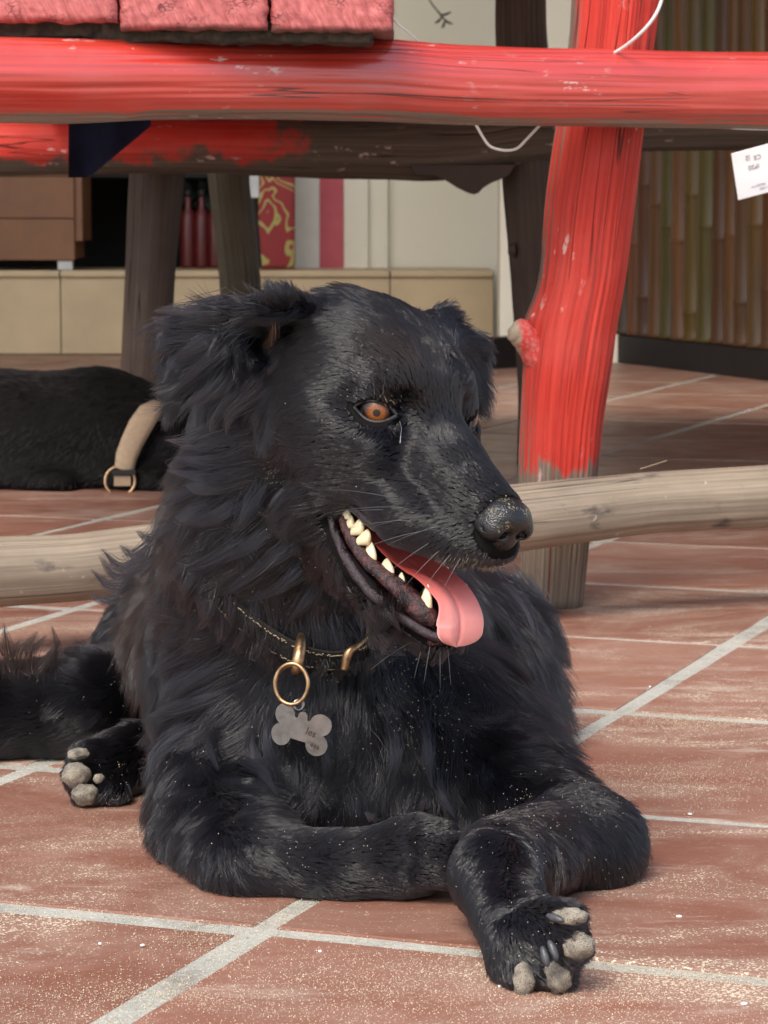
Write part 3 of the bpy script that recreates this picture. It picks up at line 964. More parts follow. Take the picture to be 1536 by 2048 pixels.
# ---- trunk
FD.ell(P(600, 1245, 2.02), (.118, .21, .084), k=.03)
FD.ell(P(560, 1335, 2.20), (.145, .15, .090), k=.05)
FD.ell(P(640, 1385, 1.815), (.078, .085, .074), k=.03)                  # chest
FD.ell(P(625, 1500, 1.79), (.074, .060, .050), k=.03)
FD.caps(P(585, 880, 1.745), P(600, 1300, 1.82), .052, .080, .04)        # neck
FD.caps(P(560, 1050, 1.76), P(570, 1330, 1.92), .058, .078, .04)
FD.ell(P(560, 1530, 1.765), (.055, .045, .045), k=.035)
FD.ell(P(760, 1540, 1.765), (.060, .045, .040), k=.035)
FD.caps(P(475, 1330, 1.83), P(440, 1560, 1.765), .036, .033, .03)       # right upper arm
FD.ell(P(425, 1625, 1.745), (.026, .033, .028), k=.03)
FD.caps(P(425, 1640, 1.72), P(500, 1718, 1.635), .031, .026, .02)
FD.caps(P(500, 1725, 1.632), P(700, 1738, 1.615), .0225, .0185, .012)
FD.caps(P(700, 1738, 1.615), P(800, 1728, 1.612), .0185, .0195, .012)
FD.ell(P(838, 1708, 1.612), (.024, .021, .0205), k=.016)

FD.caps(P(840, 1662, 1.612), P(888, 1674, 1.606), .0095, .0090, .003)
FD.caps(P(850, 1692, 1.598), P(912, 1702, 1.594), .0100, .0092, .002)
FD.caps(P(850, 1738, 1.594), P(908, 1746, 1.592), .0100, .0092, .002)
# left shoulder, elbow, forearm, folded paw
FD.ell(P(850, 1440, 1.83), (.060, .07, .058), k=.03)
FD.caps(P(880, 1490, 1.80), P(1095, 1652, 1.705), .047, .037, .03)
FD.ell(P(1172, 1685, 1.665), (.034, .040, .0305), k=.018)
FD.caps(P(1130, 1692, 1.655), P(1000, 1722, 1.565), .028, .0245, .014)
FD.ell(P(1180, 1745, 1.645), (.020, .018, .0125), k=.010)
FD.ell(P(988, 1745, 1.535), (.0225, .022, .0225), k=.012)
FD.caps(P(990, 1760, 1.53), P(1040, 1870, 1.455), .0205, .0195, .012)
FD.ell(P(1050, 1893, 1.435), (.0195, .020, .0200), k=.010)
for (x, y, Y, r, x2, y2, Y2, r2) in ((1070, 1838, 1.43, .0100, 1134, 1838, 1.412, .0085), (1080, 1885, 1.425, .0110, 1142, 1893, 1.412, .0100),
                                     (1062, 1925, 1.428, .0110, 1112, 1946, 1.418, .0105), (1020, 1930, 1.432, .0105, 1048, 1956, 1.420, .0100)):
    FD.caps(P(x, y, Y), P(x2, y2, Y2), r, r2, .005)
# right hind leg sticking out to the left, its paw
FD.caps(P(420, 1400, 2.12), P(180, 1420, 2.05), .054, .036, .03)
FD.caps(P(180, 1420, 2.05), P(-120, 1428, 2.02), .036, .033, .02)
FD.caps(P(-120, 1415, 2.02), P(-420, 1470, 2.06), .038, .028, .02)
FD.caps(P(380, 1490, 1.965), P(240, 1530, 1.905), .026, .023, .012)
FD.ell(P(208, 1548, 1.890), (.020, .024, .0195), k=.010)
for (x, y, Y) in ((172, 1515, 1.885), (160, 1552, 1.870), (178, 1590, 1.862), (226, 1585, 1.864)):
    FD.ell(P(x, y, Y), (.0105, .011, .0105), k=.007)
# left haunch on the far right, under long feathering
FD.ell(P(915, 1310, 2.10), (.056, .10, .062), k=.04)
FD.ell(P(960, 1400, 2.08), (.040, .08, .040), k=.03)

# ---- head
def HE(f, l, u, r, k=.012, mode='add', yaw=0, pit=0):
    R = RH
    if yaw or pit:
        cy, sy, cp, sp_ = math.cos(yaw), math.sin(yaw), math.cos(pit), math.sin(pit)
        Rl = np.array([[cy * cp, sy * cp, sp_], [-sy, cy, 0], [-cy * sp_, -sy * sp_, cp]])
        R = Rl @ RH
    FD.ell(H(f, l, u), tuple(v * .01 for v in r), R, k, mode)
def HC(a, b, ra, rb, k=.010, mode='add'): FD.caps(H(*a), H(*b), ra * .01, rb * .01, k, mode)
HE(-5.0, 0, 0.0, (5.8, 5.0, 4.2), .02)                       # cranium
HE(-8.5, 0, -3.0, (4.6, 5.0, 5.0), .03)                      # nape
HE(-1.9, 0, .75, (3.0, 3.0, 2.1), .015)                      # forehead
for s_ in (-1, 1):
    HE(-1.5, 2.45 * s_, 1.30, (1.7, 1.2, .95), .008)        # brow
    HC((-.2, 2.9 * s_, -1.9), (-3.4, 4.0 * s_, -1.9), 1.25, 1.3, .008)   # cheekbone
    HE(-4.2, 3.7 * s_, -3.0, (3.6, 2.3, 3.0), .018)          # cheek
    HE(-1.0, 3.0 * s_, -2.2, (2.4, 1.5, 1.7), .012)
HC((-1.0, 0, -1.3), (7.5, 0, -2.35), 2.45, 1.75, .012)       # bridge of the muzzle
HC((-.6, 0, -.1), (3.5, 0, -1.2), 1.25, 1.2, .012)
for s_ in (-1, 1):
    HC((-.4, 2.0 * s_, -3.9), (3.2, 1.75 * s_, -4.85), 1.9, 1.6, .012)   # flews
    HC((3.2, 1.75 * s_, -4.85), (7.2, 1.15 * s_, -4.45), 1.6, 1.35, .012)
    HE(8.4, 0.70 * s_, -3.85, (1.2, .95, .95), .008)
HE(8.4, 0, -2.3, (.9, 1.35, 1.2), .008)
HC((-6.0, 0, -9.0), (1.0, 0, -11.2), 2.8, 1.1, .015)
for s_ in (-1, 1):                                           # corners of the mouth
    HC((-1.9, 3.0 * s_, -5.0), (-3.4, 2.9 * s_, -7.6), 1.6, 1.7, .010)
HC((-5.0, 0, 4.9), (-.2, 0, 3.6), .55, .45, .010, 'sub')      # furrow of the forehead
for s_ in (-1, 1): HE(1.1, 2.3 * s_, .45, (1.2, .55, .9), .010, 'sub')   # hollow inside the eye
# lower jaw
HC((-3.8, 0, -8.2), (2.6, 0, -10.9), 2.7, 1.45, .008)
HC((2.6, 0, -10.9), (7.1, 0, -11.2), 1.35, .85, .006)
for s_ in (-1, 1):
    HC((-2.6, 2.55 * s_, -8.0), (1.2, 2.35 * s_, -9.5), 1.05, .72, .008)
    HC((1.2, 2.35 * s_, -9.5), (4.6, 1.95 * s_, -10.15), .72, .62, .005)
    HC((4.6, 1.95 * s_, -10.15), (7.6, 1.0 * s_, -10.5), .62, .55, .005)
# hollow of the mouth between the jaws
def MC(pts, k=.003):
    for (a, ra), (b, rb) in zip(pts, pts[1:]): HC(a, b, ra, rb, k, 'sub')
for l_ in (-1.6, -.8, 0.0, .8, 1.6):
    MC([((-1.6, l_ * 1.5, -7.2), .45), ((0.6, l_ * 1.35, -7.75), 1.0), ((4.5, l_ * 1.0, -8.35), 1.45), ((7.2, l_ * .65, -8.4), 1.75), ((9.5, l_ * .4, -8.4), 2.1)])
# eye sockets: almond openings
eyeC = {}
for s_, c_px in ((-1, (750, 823)), (1, (944, 838))):
    l_ = 3.45 * s_
    ctr = hp(c_px[0], c_px[1], l_)
    f_, _, u_ = hfl(ctr)
    nrm = unit(HF * .62 + HL * s_ * .78 + HU * .12)
    eyeC[s_] = (ctr, nrm)
# ears
def Q3(l): return [P(*q) for q in l]
ea, eb, ec, ed, ee, ef, eg, eh = Q3([(640, 622, 1.672), (562, 604, 1.636), (440, 628, 1.640), (346, 652, 1.662), (364, 790, 1.656), (462, 728, 1.650), (542, 732, 1.668), (520, 672, 1.722)])
for t3 in ((ea, eb, eh), (eb, ec, eh), (ec, ed, ee), (ec, ee, ef), (ec, ef, eh), (eh, ef, eg)):
    FD.tri(*t3, .0042, .006)
ra_, rb_, rc_, rd_, re_, rf_ = Q3([(835, 650, 1.700), (885, 640, 1.715), (938, 690, 1.725), (950, 790, 1.715), (915, 760, 1.705), (880, 700, 1.690)])
for t3 in ((ra_, rb_, rf_), (rb_, rc_, rf_), (rc_, rd_, re_), (rc_, re_, rf_)):
    FD.tri(*t3, .005, .006)
# everything rests on the floor
FD.D = np.maximum(FD.D, (.0015 - ZS)[None, None, :].astype(np.float32))
# eyes: clear the eyeball's room and an opening shaped like an almond
ER = .0112
EY = {}
for s_ in (-1, 1):
    ctr, nrm = eyeC[s_]
    c0_ = ctr - nrm * (ER * .70)
    EY[s_] = (c0_, nrm, ctr)
    su = unit(HU - nrm * (HU @ nrm)); sr = np.cross(nrm, su)
    tilt = .19
    su, sr = su * math.cos(tilt) + sr * math.sin(tilt), sr * math.cos(tilt) - su * math.sin(tilt)
    EY[s_] += (su, sr)
    def almond(X, ctr=ctr, nrm=nrm, su=su, sr=sr):
        Y = X - ctr
        a = Y @ sr; b = Y @ su; c = Y @ nrm
        R1 = .0165; h_ = .0058
        d1 = np.sqrt(a * a + (b + (R1 - h_)) ** 2) - R1
        d2 = np.sqrt(a * a + (b - (R1 - h_)) ** 2) - R1
        d1 = np.sqrt(a * a + (b + (.0160 - .0063)) ** 2) - .0160
        return np.maximum(np.maximum(d1, d2), np.abs(c) - .012)
    # lid swelling around the eye, then the opening
    FD.apply(ctr - .02, ctr + .02, lambda X: sd_ell(X, c0_, (ER * 1.18,) * 3), .006)
    FD.apply(ctr - .02, ctr + .02, almond, .0008, 'sub')
DV, DF = surface_nets(XS, YS, ZS, FD.D)
# ------------------------------------------------------------------ dog materials
def mat_skin():
    m = Mat("dog_skin")
    a = m.attr("mouth")
    o = m.co("Position")
    c = m.mix(a, (.006, .005, .005), m.mix(m.noise(o, 180, 4), (.030, .008, .010), (.085, .020, .020)))
    r = m.mix(a, (.85, .85, .85), (.22, .22, .22))
    m.p(Base_Color=c, Roughness=r, Specular_IOR_Level=m.mix(a, (.1, .1, .1), (.5, .5, .5)), Normal=m.bump(m.noise(o, 400, 4), .3, .0008))
    return m.m
def mat_lip():
    m = Mat("wet_lip")
    o = m.co("Position")
    n = m.noise(o, 150, 5, .65)
    c = m.mix(m.ramp(n, [(.35, 0.0), (.7, 1.0)]), (.010, .007, .009), (.045, .024, .032))
    m.p(Base_Color=c, Roughness=.32, Specular_IOR_Level=.5, Normal=m.bump(m.noise(o, 260, 5, .7), .8, .002))
    return m.m
def mat_gum():
    m = Mat("gum")
    o = m.co("Position")
    n = m.noise(o, 190, 5, .65)
    c = m.mix(m.ramp(n, [(.40, 0.0), (.62, 1.0)]), (.012, .007, .009), (.085, .026, .024))
    m.p(Base_Color=c, Roughness=.26, Specular_IOR_Level=.5, Normal=m.bump(m.noise(o, 320, 5, .7), .8, .002))
    return m.m
def mat_tongue():
    m = Mat("tongue_flesh")
    o = m.co("Position"); f = m.attr("along")
    c = m.mix(m.ramp(f, [(.35, 0.0), (.72, 1.0)]), (.50, .080, .070), (.82, .30, .275))
    c = m.mix(m.ramp(m.attr("mid"), [(.80, 0.0), (1.0, .55)]), c, (.46, .11, .115))
    b = m.bump(m.voro(o, 1500), .25, .0004)
    b = m.bump(m.noise(o, 120, 3), .3, .0015, b)
    m.p(Base_Color=c, Roughness=.42, Specular_IOR_Level=.45, Subsurface_Weight=.25, Subsurface_Radius=(.006, .002, .0015), Subsurface_Scale=1.0, Normal=b)
    return m.m
def mat_tooth():
    m = Mat("tooth_enamel")
    o = m.co("Position")
    c = m.mix(m.noise(o, 140, 4), (.62, .50, .27), (.80, .73, .52))
    m.p(Base_Color=c, Roughness=.25, Specular_IOR_Level=.55)
    return m.m
def mat_nose():
    m = Mat("nose_leather")
    o = m.co("Position")
    v = m.voro(o, 1050)
    n = m.noise(o, 700, 3)
    up = m.sep(m.n.new("ShaderNodeNewGeometry").outputs["Normal"])[2]
    sand = m.math('MULTIPLY', m.math('GREATER_THAN', m.noise(o, 900, 3, .6), .57), m.ramp(m.noise(o, 130, 3), [(.53, 0.0), (.63, 1.0)]))
    c = m.mix(m.math('MULTIPLY', sand, .8), (.006, .0055, .006), (.26, .21, .12))
    b = m.bump(m.math('SUBTRACT', 1.0, v), .55, .0006)
    m.p(Base_Color=c, Roughness=m.math('ADD', .30, m.math('MULTIPLY', sand, .5)), Specular_IOR_Level=.6, Normal=b)
    return m.m
def mat_eye():
    m = Mat("eyeball")
    o = m.co("Object")
    x, y, z = m.sep(o)
    r = m.math('SQRT', m.math('ADD', m.math('MULTIPLY', x, x), m.math('MULTIPLY', y, y)))
    ang = m.math('ARCTAN2', y, x)
    cmb = m.n.new("ShaderNodeCombineXYZ"); m.set(cmb.inputs[0], m.math('MULTIPLY', m.math('SINE', ang), 5.0)); m.set(cmb.inputs[1], m.math('MULTIPLY', m.math('COSINE', ang), 5.0)); m.set(cmb.inputs[2], m.math('MULTIPLY', r, 260.0))
    fib = m.noise(cmb.outputs[0], 3.0, 4, .6)
    iris = m.mix(m.ramp(fib, [(.35, 0.0), (.65, 1.0)]), (.07, .017, .003), (.34, .105, .013))
    iris = m.mix(m.ramp(m.math('MULTIPLY', r, 100), [(.40, 0.0), (.62, .9)]), iris, (.03, .008, .002))
    k = m.math('MULTIPLY', m.math('GREATER_THAN', r, .0022), m.math('LESS_THAN', r, .0069))
    c = m.mix(k, (.008, .005, .004), iris)
    m.p(Base_Color=c, Roughness=.35, Specular_IOR_Level=.3, Coat_Weight=.6, Coat_Roughness=.02)
    return m.m
def mat_pad():
    m = Mat("sandy_pad")
    o = m.co("Position")
    g = m.noise(o, 1500, 4, .75)
    s = m.ramp(m.noise(o, 120, 3), [(.30, .2), (.55, 1.0)])
    k = m.math('MULTIPLY', m.ramp(g, [(.40, 0.0), (.50, 1.0)]), s)
    c = m.mix(k, (.085, .076, .068), (.40, .35, .27))
    m.p(Base_Color=c, Roughness=.85, Normal=m.bump(g, .9, .0012))
    return m.m
M['skin'] = mat_skin(); M['lip'] = mat_lip(); M['gum'] = mat_gum(); M['tongue'] = mat_tongue(); M['tooth'] = mat_tooth()
M['nose'] = mat_nose(); M['eye'] = mat_eye(); M['pad'] = mat_pad()
M['lid'] = simple("eyelid_skin", (.010, .009, .011), .55, bump=.2)
M['claw'] = simple("claw_horn", (.050, .050, .054), .4, var=.4, scale=300)
M['brass'] = simple("worn_brass", (.42, .27, .15), .42, 1.0, var=.45, scale=220, bump=.4, bd=.0006)
M['tagmetal'] = simple("tag_steel", (.27, .265, .255), .30, 1.0, var=.22, scale=110, bump=.25)
M['engrave'] = simple("engraving", (.05, .025, .02), .6, bump=0)
M['strap'] = simple("strap_web", (.012, .010, .009), .9, var=.6, scale=400, bump=.8, bd=.001)
M['stitch'] = simple("sandy_stitch", (.34, .27, .18), .85, var=.5, scale=300)
M['tan_strap'] = simple("tan_strap", (.36, .26, .165), .8, var=.12, scale=200, bump=.4)

# ------------------------------------------------------------------ the dog
dog = empty("dog", (-.05, 1.75, 0))
tag(dog, "large shaggy black dog lying in front with mouth open and pink tongue out", "dog")
body = np_mesh("body", DV, DF, M['skin'], dog)
def head_local(X): Y = X - HM; return np.stack([Y @ HF, Y @ HL, Y @ HU], -1) * 100
HQ = head_local(DV)
mouth = np.zeros(len(DV), np.float32)
cen = np.interp(HQ[:, 0], [-3, 9], [-7.6, -8.6])
dz = np.abs(HQ[:, 2] - cen)
half = np.interp(HQ[:, 0], [-2.5, 1, 5, 8], [.9, 1.6, 1.9, 2.2])
lw = np.interp(HQ[:, 0], [-2.5, 1, 5, 8], [2.6, 2.3, 1.9, 1.3])
mouth[(HQ[:, 0] > -2.6) & (HQ[:, 0] < 8.6) & (dz < half) & (np.abs(HQ[:, 1]) < lw)] = 1
at = body.data.attributes.new("mouth", 'FLOAT', 'POINT'); at.data.foreach_set("value", mouth)

def catmull(pts, n):
    pts = np.array(pts, float)
    Pp = np.vstack([2 * pts[0] - pts[1], pts, 2 * pts[-1] - pts[-2]])
    out = []
    for t in np.linspace(0, len(pts) - 1 - 1e-6, n):
        i = int(t); u = t - i
        p0, p1, p2, p3 = Pp[i], Pp[i + 1], Pp[i + 2], Pp[i + 3]
        out.append(.5 * ((2 * p1) + (-p0 + p2) * u + (2 * p0 - 5 * p1 + 4 * p2 - p3) * u * u + (-p0 + 3 * p1 - 3 * p2 + p3) * u ** 3))
    return np.array(out)
def rope(name, pts, rads, mat, parent, n=60, seg=12, jit=0.0, flat=1.0, flatdir=None):
    C = catmull([list(p) + [r] for p, r in zip(pts, rads)], n)
    R = C[:, 3]; C = C[:, :3]
    T = np.gradient(C, axis=0); T /= np.linalg.norm(T, axis=1)[:, None]
    ref = np.array(flatdir if flatdir is not None else (0.1, -1.0, .2))
    verts = []
    for i in range(n):
        a = np.cross(T[i], ref); a /= np.linalg.norm(a); b = np.cross(a, T[i])
        for k in range(seg):
            th = 2 * PI * k / seg
            r = R[i] * (1 + jit * noise.noise(Vector((math.cos(th) * 1.5, math.sin(th) * 1.5, i * .25))))
            verts.append(C[i] + a * math.cos(th) * r + b * math.sin(th) * r * flat)
    faces = [(i * seg + k, i * seg + (k + 1) % seg, (i + 1) * seg + (k + 1) % seg, (i + 1) * seg + k) for i in range(n - 1) for k in range(seg)]
    faces += [tuple(range(seg))[::-1], tuple((n - 1) * seg + k for k in range(seg))]
    return mesh_np(name, verts, faces, mat, parent)

# lower lip and gums of both sides
lipN = [(656, 1012, -3.25), (661, 1035, -3.3), (670, 1066, -3.25), (686, 1104, -3.1), (712, 1148, -2.9), (742, 1186, -2.7), (775, 1212, -2.5), (808, 1238, -2.2), (845, 1262, -1.8), (880, 1277, -1.1), (905, 1283, -.2)]
near = [hp(*q) for q in lipN]
nl = np.array([hfl(p) for p in near])
far = [H(f, -l, u) for f, l, u in nl]
rads = [.0015, .0019, .0025, .0030, .0032, .0031, .0030, .0030, .0029, .0027, .0026]
rope("lower_lip", near, rads, M['lip'], dog, 90, 14, .13, 1.0)
rope("lower_lip", far, [r * .8 for r in rads], M['lip'], dog, 60, 12, .2)
gumN = [(684, 1036, -2.7), (694, 1062, -2.7), (712, 1094, -2.6), (738, 1126, -2.45), (774, 1156, -2.2), (812, 1192, -1.9), (846, 1226, -1.5), (874, 1250, -.8)]
gr = [.0028, .0032, .0038, .0042, .0048, .0062, .0068, .0048]
gnear = [hp(*q) for q in gumN]; gl = np.array([hfl(p) for p in gnear])
rope("gums", gnear, gr, M['gum'], dog, 80, 14, .12)
rope("gums", [H(f, -l, u) for f, l, u in gl], gr, M['gum'], dog, 60, 12, .2)
# upper lip edge, dark and wet
ulN = [(672, 1010, -3.0), (700, 1022, -2.9), (740, 1056, -2.65), (790, 1090, -2.35), (850, 1114, -1.9), (890, 1124, -1.6), (925, 1126, -1.3)]
un = [hp(*q) for q in ulN]; ul_ = np.array([hfl(p) for p in un])
rope("upper_lip", [H(f, l * .93, u + .22) for f, l, u in ul_], [.0025, .003, .003, .003, .003, .0028, .002], M['lip'], dog, 60, 10, .15)
rope("upper_lip", [H(f, -l * .93, u + .22) for f, l, u in ul_], [.0025, .003, .003, .003, .003, .0028, .002], M['lip'], dog, 50, 10, .15)
# teeth: base left/right ends and tip in sight, each a curved blade
def tooth(b0, b1, tip, l, thick=.28, lt=None):
    B0, B1, T_ = hp(*b0, l), hp(*b1, l), hp(*tip, lt if lt is not None else l + .10)
    c = (B0 + B1) / 2; w = (B1 - B0) / 2; wn = np.linalg.norm(w)
    ax = T_ - c; side = np.cross(w, ax); side /= np.linalg.norm(side); side *= thick * .01
    c2 = c - ax * .25
    verts = []; seg = 14; lv = [(0, 1.0), (.25, 1.02), (.5, .86), (.72, .60), (.88, .34), (.97, .13)]
    for t, s in lv:
        cc = c2 + (T_ - c2) * t
        for k in range(seg):
            th = 2 * PI * k / seg
            verts.append(cc + w * math.cos(th) * s * .84 + side * math.sin(th) * s * .85)
    verts.append(T_)
    faces = [(i * seg + k, i * seg + (k + 1) % seg, (i + 1) * seg + (k + 1) % seg, (i + 1) * seg + k) for i in range(len(lv) - 1) for k in range(seg)]
    faces += [((len(lv) - 1) * seg + k, (len(lv) - 1) * seg + (k + 1) % seg, len(verts) - 1) for k in range(seg)] + [tuple(range(seg))[::-1]]
    return mesh_np("tooth", verts, faces, M['tooth'], dog)
TEETH = [((684, 1033), (702, 1034), (694, 1012), -2.55, .26), ((690, 1052), (708, 1052), (703, 1030), -2.55, .30), ((698, 1068), (728, 1060), (722, 1034), -2.5, .36), ((706, 1088), (742, 1082), (735, 1058), -2.45, .36),
         ((728, 1112), (754, 1115), (741, 1080), -2.3, .30), ((758, 1140), (790, 1144), (774, 1116), -2.05, .28), ((795, 1162), (810, 1162), (803, 1144), -1.8, .2),
         ((838, 1214), (864, 1216), (856, 1168), -1.45, .36), ((859, 1234), (872, 1234), (867, 1216), -1.1, .2), ((874, 1246), (884, 1246), (880, 1230), -.7, .18)]
for t_ in TEETH: tooth(*t_)
for (b0, b1, tp, l, th_) in TEETH[3:8]:
    q0, q1, q2 = (np.array(hfl(hp(*b0, l))), np.array(hfl(hp(*b1, l))), np.array(hfl(hp(*tp, l))))
    B0, B1, T_ = [H(q[0], -q[1], q[2]) for q in (q0, q1, q2)]
    c = (B0 + B1) / 2; w = (B1 - B0) / 2; ax = T_ - c; side = np.cross(w, ax); side = side / np.linalg.norm(side) * th_ * .01
    verts = []; seg = 10; lv = [(0, 1.0), (.4, .9), (.8, .45)]
    for t, s in lv:
        for k in range(seg):
            a2 = 2 * PI * k / seg; verts.append(c - ax * .2 + ax * 1.2 * t + w * math.cos(a2) * s + side * math.sin(a2) * s)
    verts.append(T_)
    faces = [(i * seg + k, i * seg + (k + 1) % seg, (i + 1) * seg + (k + 1) % seg, (i + 1) * seg + k) for i in range(2) for k in range(seg)] + [(2 * seg + k, 2 * seg + (k + 1) % seg, 3 * seg) for k in range(seg)]
    mesh_np("tooth", verts, faces, M['tooth'], dog)
# tongue: a broad sheet lying in the jaw and folding out over the front teeth
sp = [(-2.2, 0, -7.9, 1.3), (0.2, -.05, -8.1, 1.55), (2.6, -.1, -8.2, 1.70), (4.8, -.15, -8.05, 1.75), (6.2, -.05, -7.95, 1.55), (7.3, .0, -8.2, 1.55), (8.0, .0, -8.65, 1.66), (8.4, -.02, -9.15, 1.74), (8.65, -.05, -9.75, 1.72), (8.75, -.1, -10.35, 1.66)]
SPc = catmull([tuple(q) for q in sp], 72)
nt, nw = 72, 28
verts, along, mid = [], [], []
TT = np.gradient(SPc[:, :3], axis=0); TT /= np.linalg.norm(TT, axis=1)[:, None]
for side_ in (1, -1):
    for i in range(nt):
        f, l, u, w = SPc[i]
        tg = HF * TT[i, 0] + HL * TT[i, 1] + HU * TT[i, 2]
        nr = np.cross(tg, HL); nr /= np.linalg.norm(nr)
        if nr @ HU < 0 and i < 45: nr = -nr
        if i >= 45 and nr @ (HF + HU * .3) < 0: nr = -nr
        wl_ = np.cross(nr, tg); wl_ /= np.linalg.norm(wl_)
        if wl_ @ HL < 0: wl_ = -wl_
        tt = i / (nt - 1)
        if tt > .84: w = w * math.sqrt(max(0, 1 - ((tt - .84) / .1605) ** 2)) + .02
        for j in range(nw + 1):
            v = -1 + 2 * j / nw
            cup = (.40 * (1 - tt) + .04) * v * v - .10 * math.exp(-(v / .10) ** 2) + .16 * math.exp(-((v + .45) / .3) ** 2) * (tt > .3)
            wave = .14 * math.sin(tt * 21 + 1.2) * max(0, -v - .15) * (1 if .35 < tt < .8 else .3)
            th_ = .15 * math.sqrt(max(0.0, 1 - abs(v) ** 3.0)) * (1 - .3 * tt)
            verts.append(H(f, l, u) + wl_ * v * w * .01 * 1.0 + nr * (cup + wave + side_ * th_) * .01)
            along.append(tt); mid.append(1 - min(1, abs(v) / .5))
st = nt * (nw + 1)
faces = []
for i in range(nt - 1):
    for j in range(nw):
        a = i * (nw + 1) + j
        faces.append((a, a + 1, a + nw + 2, a + nw + 1)); faces.append((st + a, st + a + nw + 1, st + a + nw + 2, st + a + 1))
for i in range(nt - 1):
    for j in (0, nw):
        a = i * (nw + 1) + j
        faces.append((a, a + nw + 1, st + a + nw + 1, st + a))
for j in range(nw):
    a = (nt - 1) * (nw + 1) + j
    faces.append((a, a + 1, st + a + 1, st + a))
tong = mesh_np("tongue", verts, faces, M['tongue'], dog)
bmt = bmesh.new(); bmt.from_mesh(tong.data)
bmesh.ops.recalc_face_normals(bmt, faces=bmt.faces); bmt.to_mesh(tong.data); bmt.free()
for nm, vals in (("along", along), ("mid", mid)):
    at = tong.data.attributes.new(nm, 'FLOAT', 'POINT'); at.data.foreach_set("value", np.array(vals, np.float32))
# nose leather, modelled in the head frame at fine grain
ax_f = np.arange(7.4, 10.9, .06); ax_l = np.arange(-2.2, 2.2, .06); ax_u = np.arange(-4.9, -.2, .06)
class HFld(Field): pass
NF = Field(ax_f, ax_l, ax_u); NF.D[:] = 1.0
def n_app(fn, k, mode='add'):
    X = NF._X; d = fn(X).astype(np.float32)
    NF.D = smin(NF.D, d, k) if mode == 'add' else -smin(-NF.D, d, k)
NF._X = np.stack(np.meshgrid(ax_f, ax_l, ax_u, indexing='ij'), -1)
n_app(lambda X: sd_ell(X, (8.95, 0, -1.75), (1.25, 1.52, .98)), .05)
n_app(lambda X: sd_ell(X, (9.15, 0, -2.9), (.78, .95, .95)), .35)
for s_ in (-1, 1):
    n_app(lambda X: sd_ell(X, (8.95, 1.08 * s_, -2.35), (1.10, .72, .80)), .30)
for s_ in (-1, 1):
    n_app(lambda X: sd_ell(X, (10.05, .66 * s_, -2.55), (.75, .36, .30)), .12, 'sub')
    n_app(lambda X: sd_caps(X, (9.9, .85 * s_, -2.65), (9.0, 1.95 * s_, -2.35), .13, .10), .10, 'sub')
n_app(lambda X: sd_caps(X, (10.3, 0, -2.3), (9.9, 0, -4.2), .05, .05), .14, 'sub')
nv, nf = surface_nets(ax_f, ax_l, ax_u, NF.D)
nv = HM + (nv[:, :1] * HF + nv[:, 1:2] * HL + nv[:, 2:3] * HU) * .01
np_mesh("nose", nv, nf, M['nose'], dog)
# eyes and wet lid rims
for s_ in (-1, 1):
    c0_, nrm, ctr, su, sr = EY[s_]
    bm = bmesh.new(); bmesh.ops.create_uvsphere(bm, u_segments=48, v_segments=32, radius=ER)
    gaze = unit(nrm + np.array([.15, 0, -.03]))
    me = bpy.data.meshes.new("eye"); bm.to_mesh(me); bm.free()
    e_ = link_mesh("eye", me, M['eye'], None, True)
    q = V(gaze).to_track_quat('Z', 'Y')
    e_.parent = dog; e_.matrix_parent_inverse = world_matrix(dog).inverted()
    e_.location = V(c0_); e_.rotation_euler = q.to_euler()
    for up_ in (1, -1):
        R1, h_ = (.0160, .0063) if up_ > 0 else (.0165, .0058)
        hw = .0126
        pts, rr = [], []
        for a in np.linspace(-hw * 1.02, hw * 1.10, 22):
            aa = np.clip(a, -R1, R1)
            b = (math.sqrt(R1 * R1 - aa * aa) - (R1 - h_)) * up_
            if abs(a) > hw: b = -.0012 if a > 0 else 0
            rr2 = ER * ER - a * a - b * b
            c = math.sqrt(max(rr2, (ER * .62) ** 2)) + .0002
            pts.append(c0_ + sr * a + su * b + nrm * c); rr.append(.0014 if up_ < 0 else .0012)
        rope("eyelid", pts, rr, M['lid'], dog, 44, 8)
# paw pads and claws
def blob(name, c, r, axis, mat, parent, lumpy=.06, flat=1.0):
    bm = bmesh.new(); bmesh.ops.create_icosphere(bm, subdivisions=3, radius=1.0)
    q = V(unit(axis)).to_track_quat('Z', 'Y').to_matrix()
    for v in bm.verts:
        p = Vector((v.co.x * r[0], v.co.y * r[1], v.co.z * r[2]))
        p *= 1 + lumpy * noise.noise(v.co * 2.2 + Vector((c[0] * 50, c[1] * 50, 0)))
        v.co = q @ p + V(c)
    return mesh_bm(name, bm, mat, parent, True)
for (x, y, Y, r) in ((1140, 1834, 1.4050, (.0052, .0048, .0092)), (1151, 1893, 1.4055, (.0066, .0078, .0098)), (1116, 1950, 1.4090, (.0066, .0098, .0068)), (1048, 1962, 1.4110, (.0055, .0090, .0055))):
    blob("paw_pad", P(x, y, Y), r, (.9, -.45, .1), M['pad'], dog, .28)
for (x, y, Y, dx, dz_) in ((1110, 1836, 1.403, .6, -.1), (1106, 1900, 1.398, .35, -.8), (1090, 1913, 1.396, .25, -.9)):
    blob("claw", P(x, y, Y), (.0021, .0021, .0056), (dx, -.5, dz_), M['claw'], dog, .05)
for (x, y, Y, r) in ((158, 1509, 1.872, (.0060, .0042, .0100)), (152, 1550, 1.856, (.0085, .0080, .0105)), (170, 1588, 1.853, (.0085, .0072, .0095)), (198, 1558, 1.858, (.0030, .0035, .0050))):
    blob("paw_pad", P(x, y, Y), r, (-.5, -.8, .1), M['pad'], dog, .28)
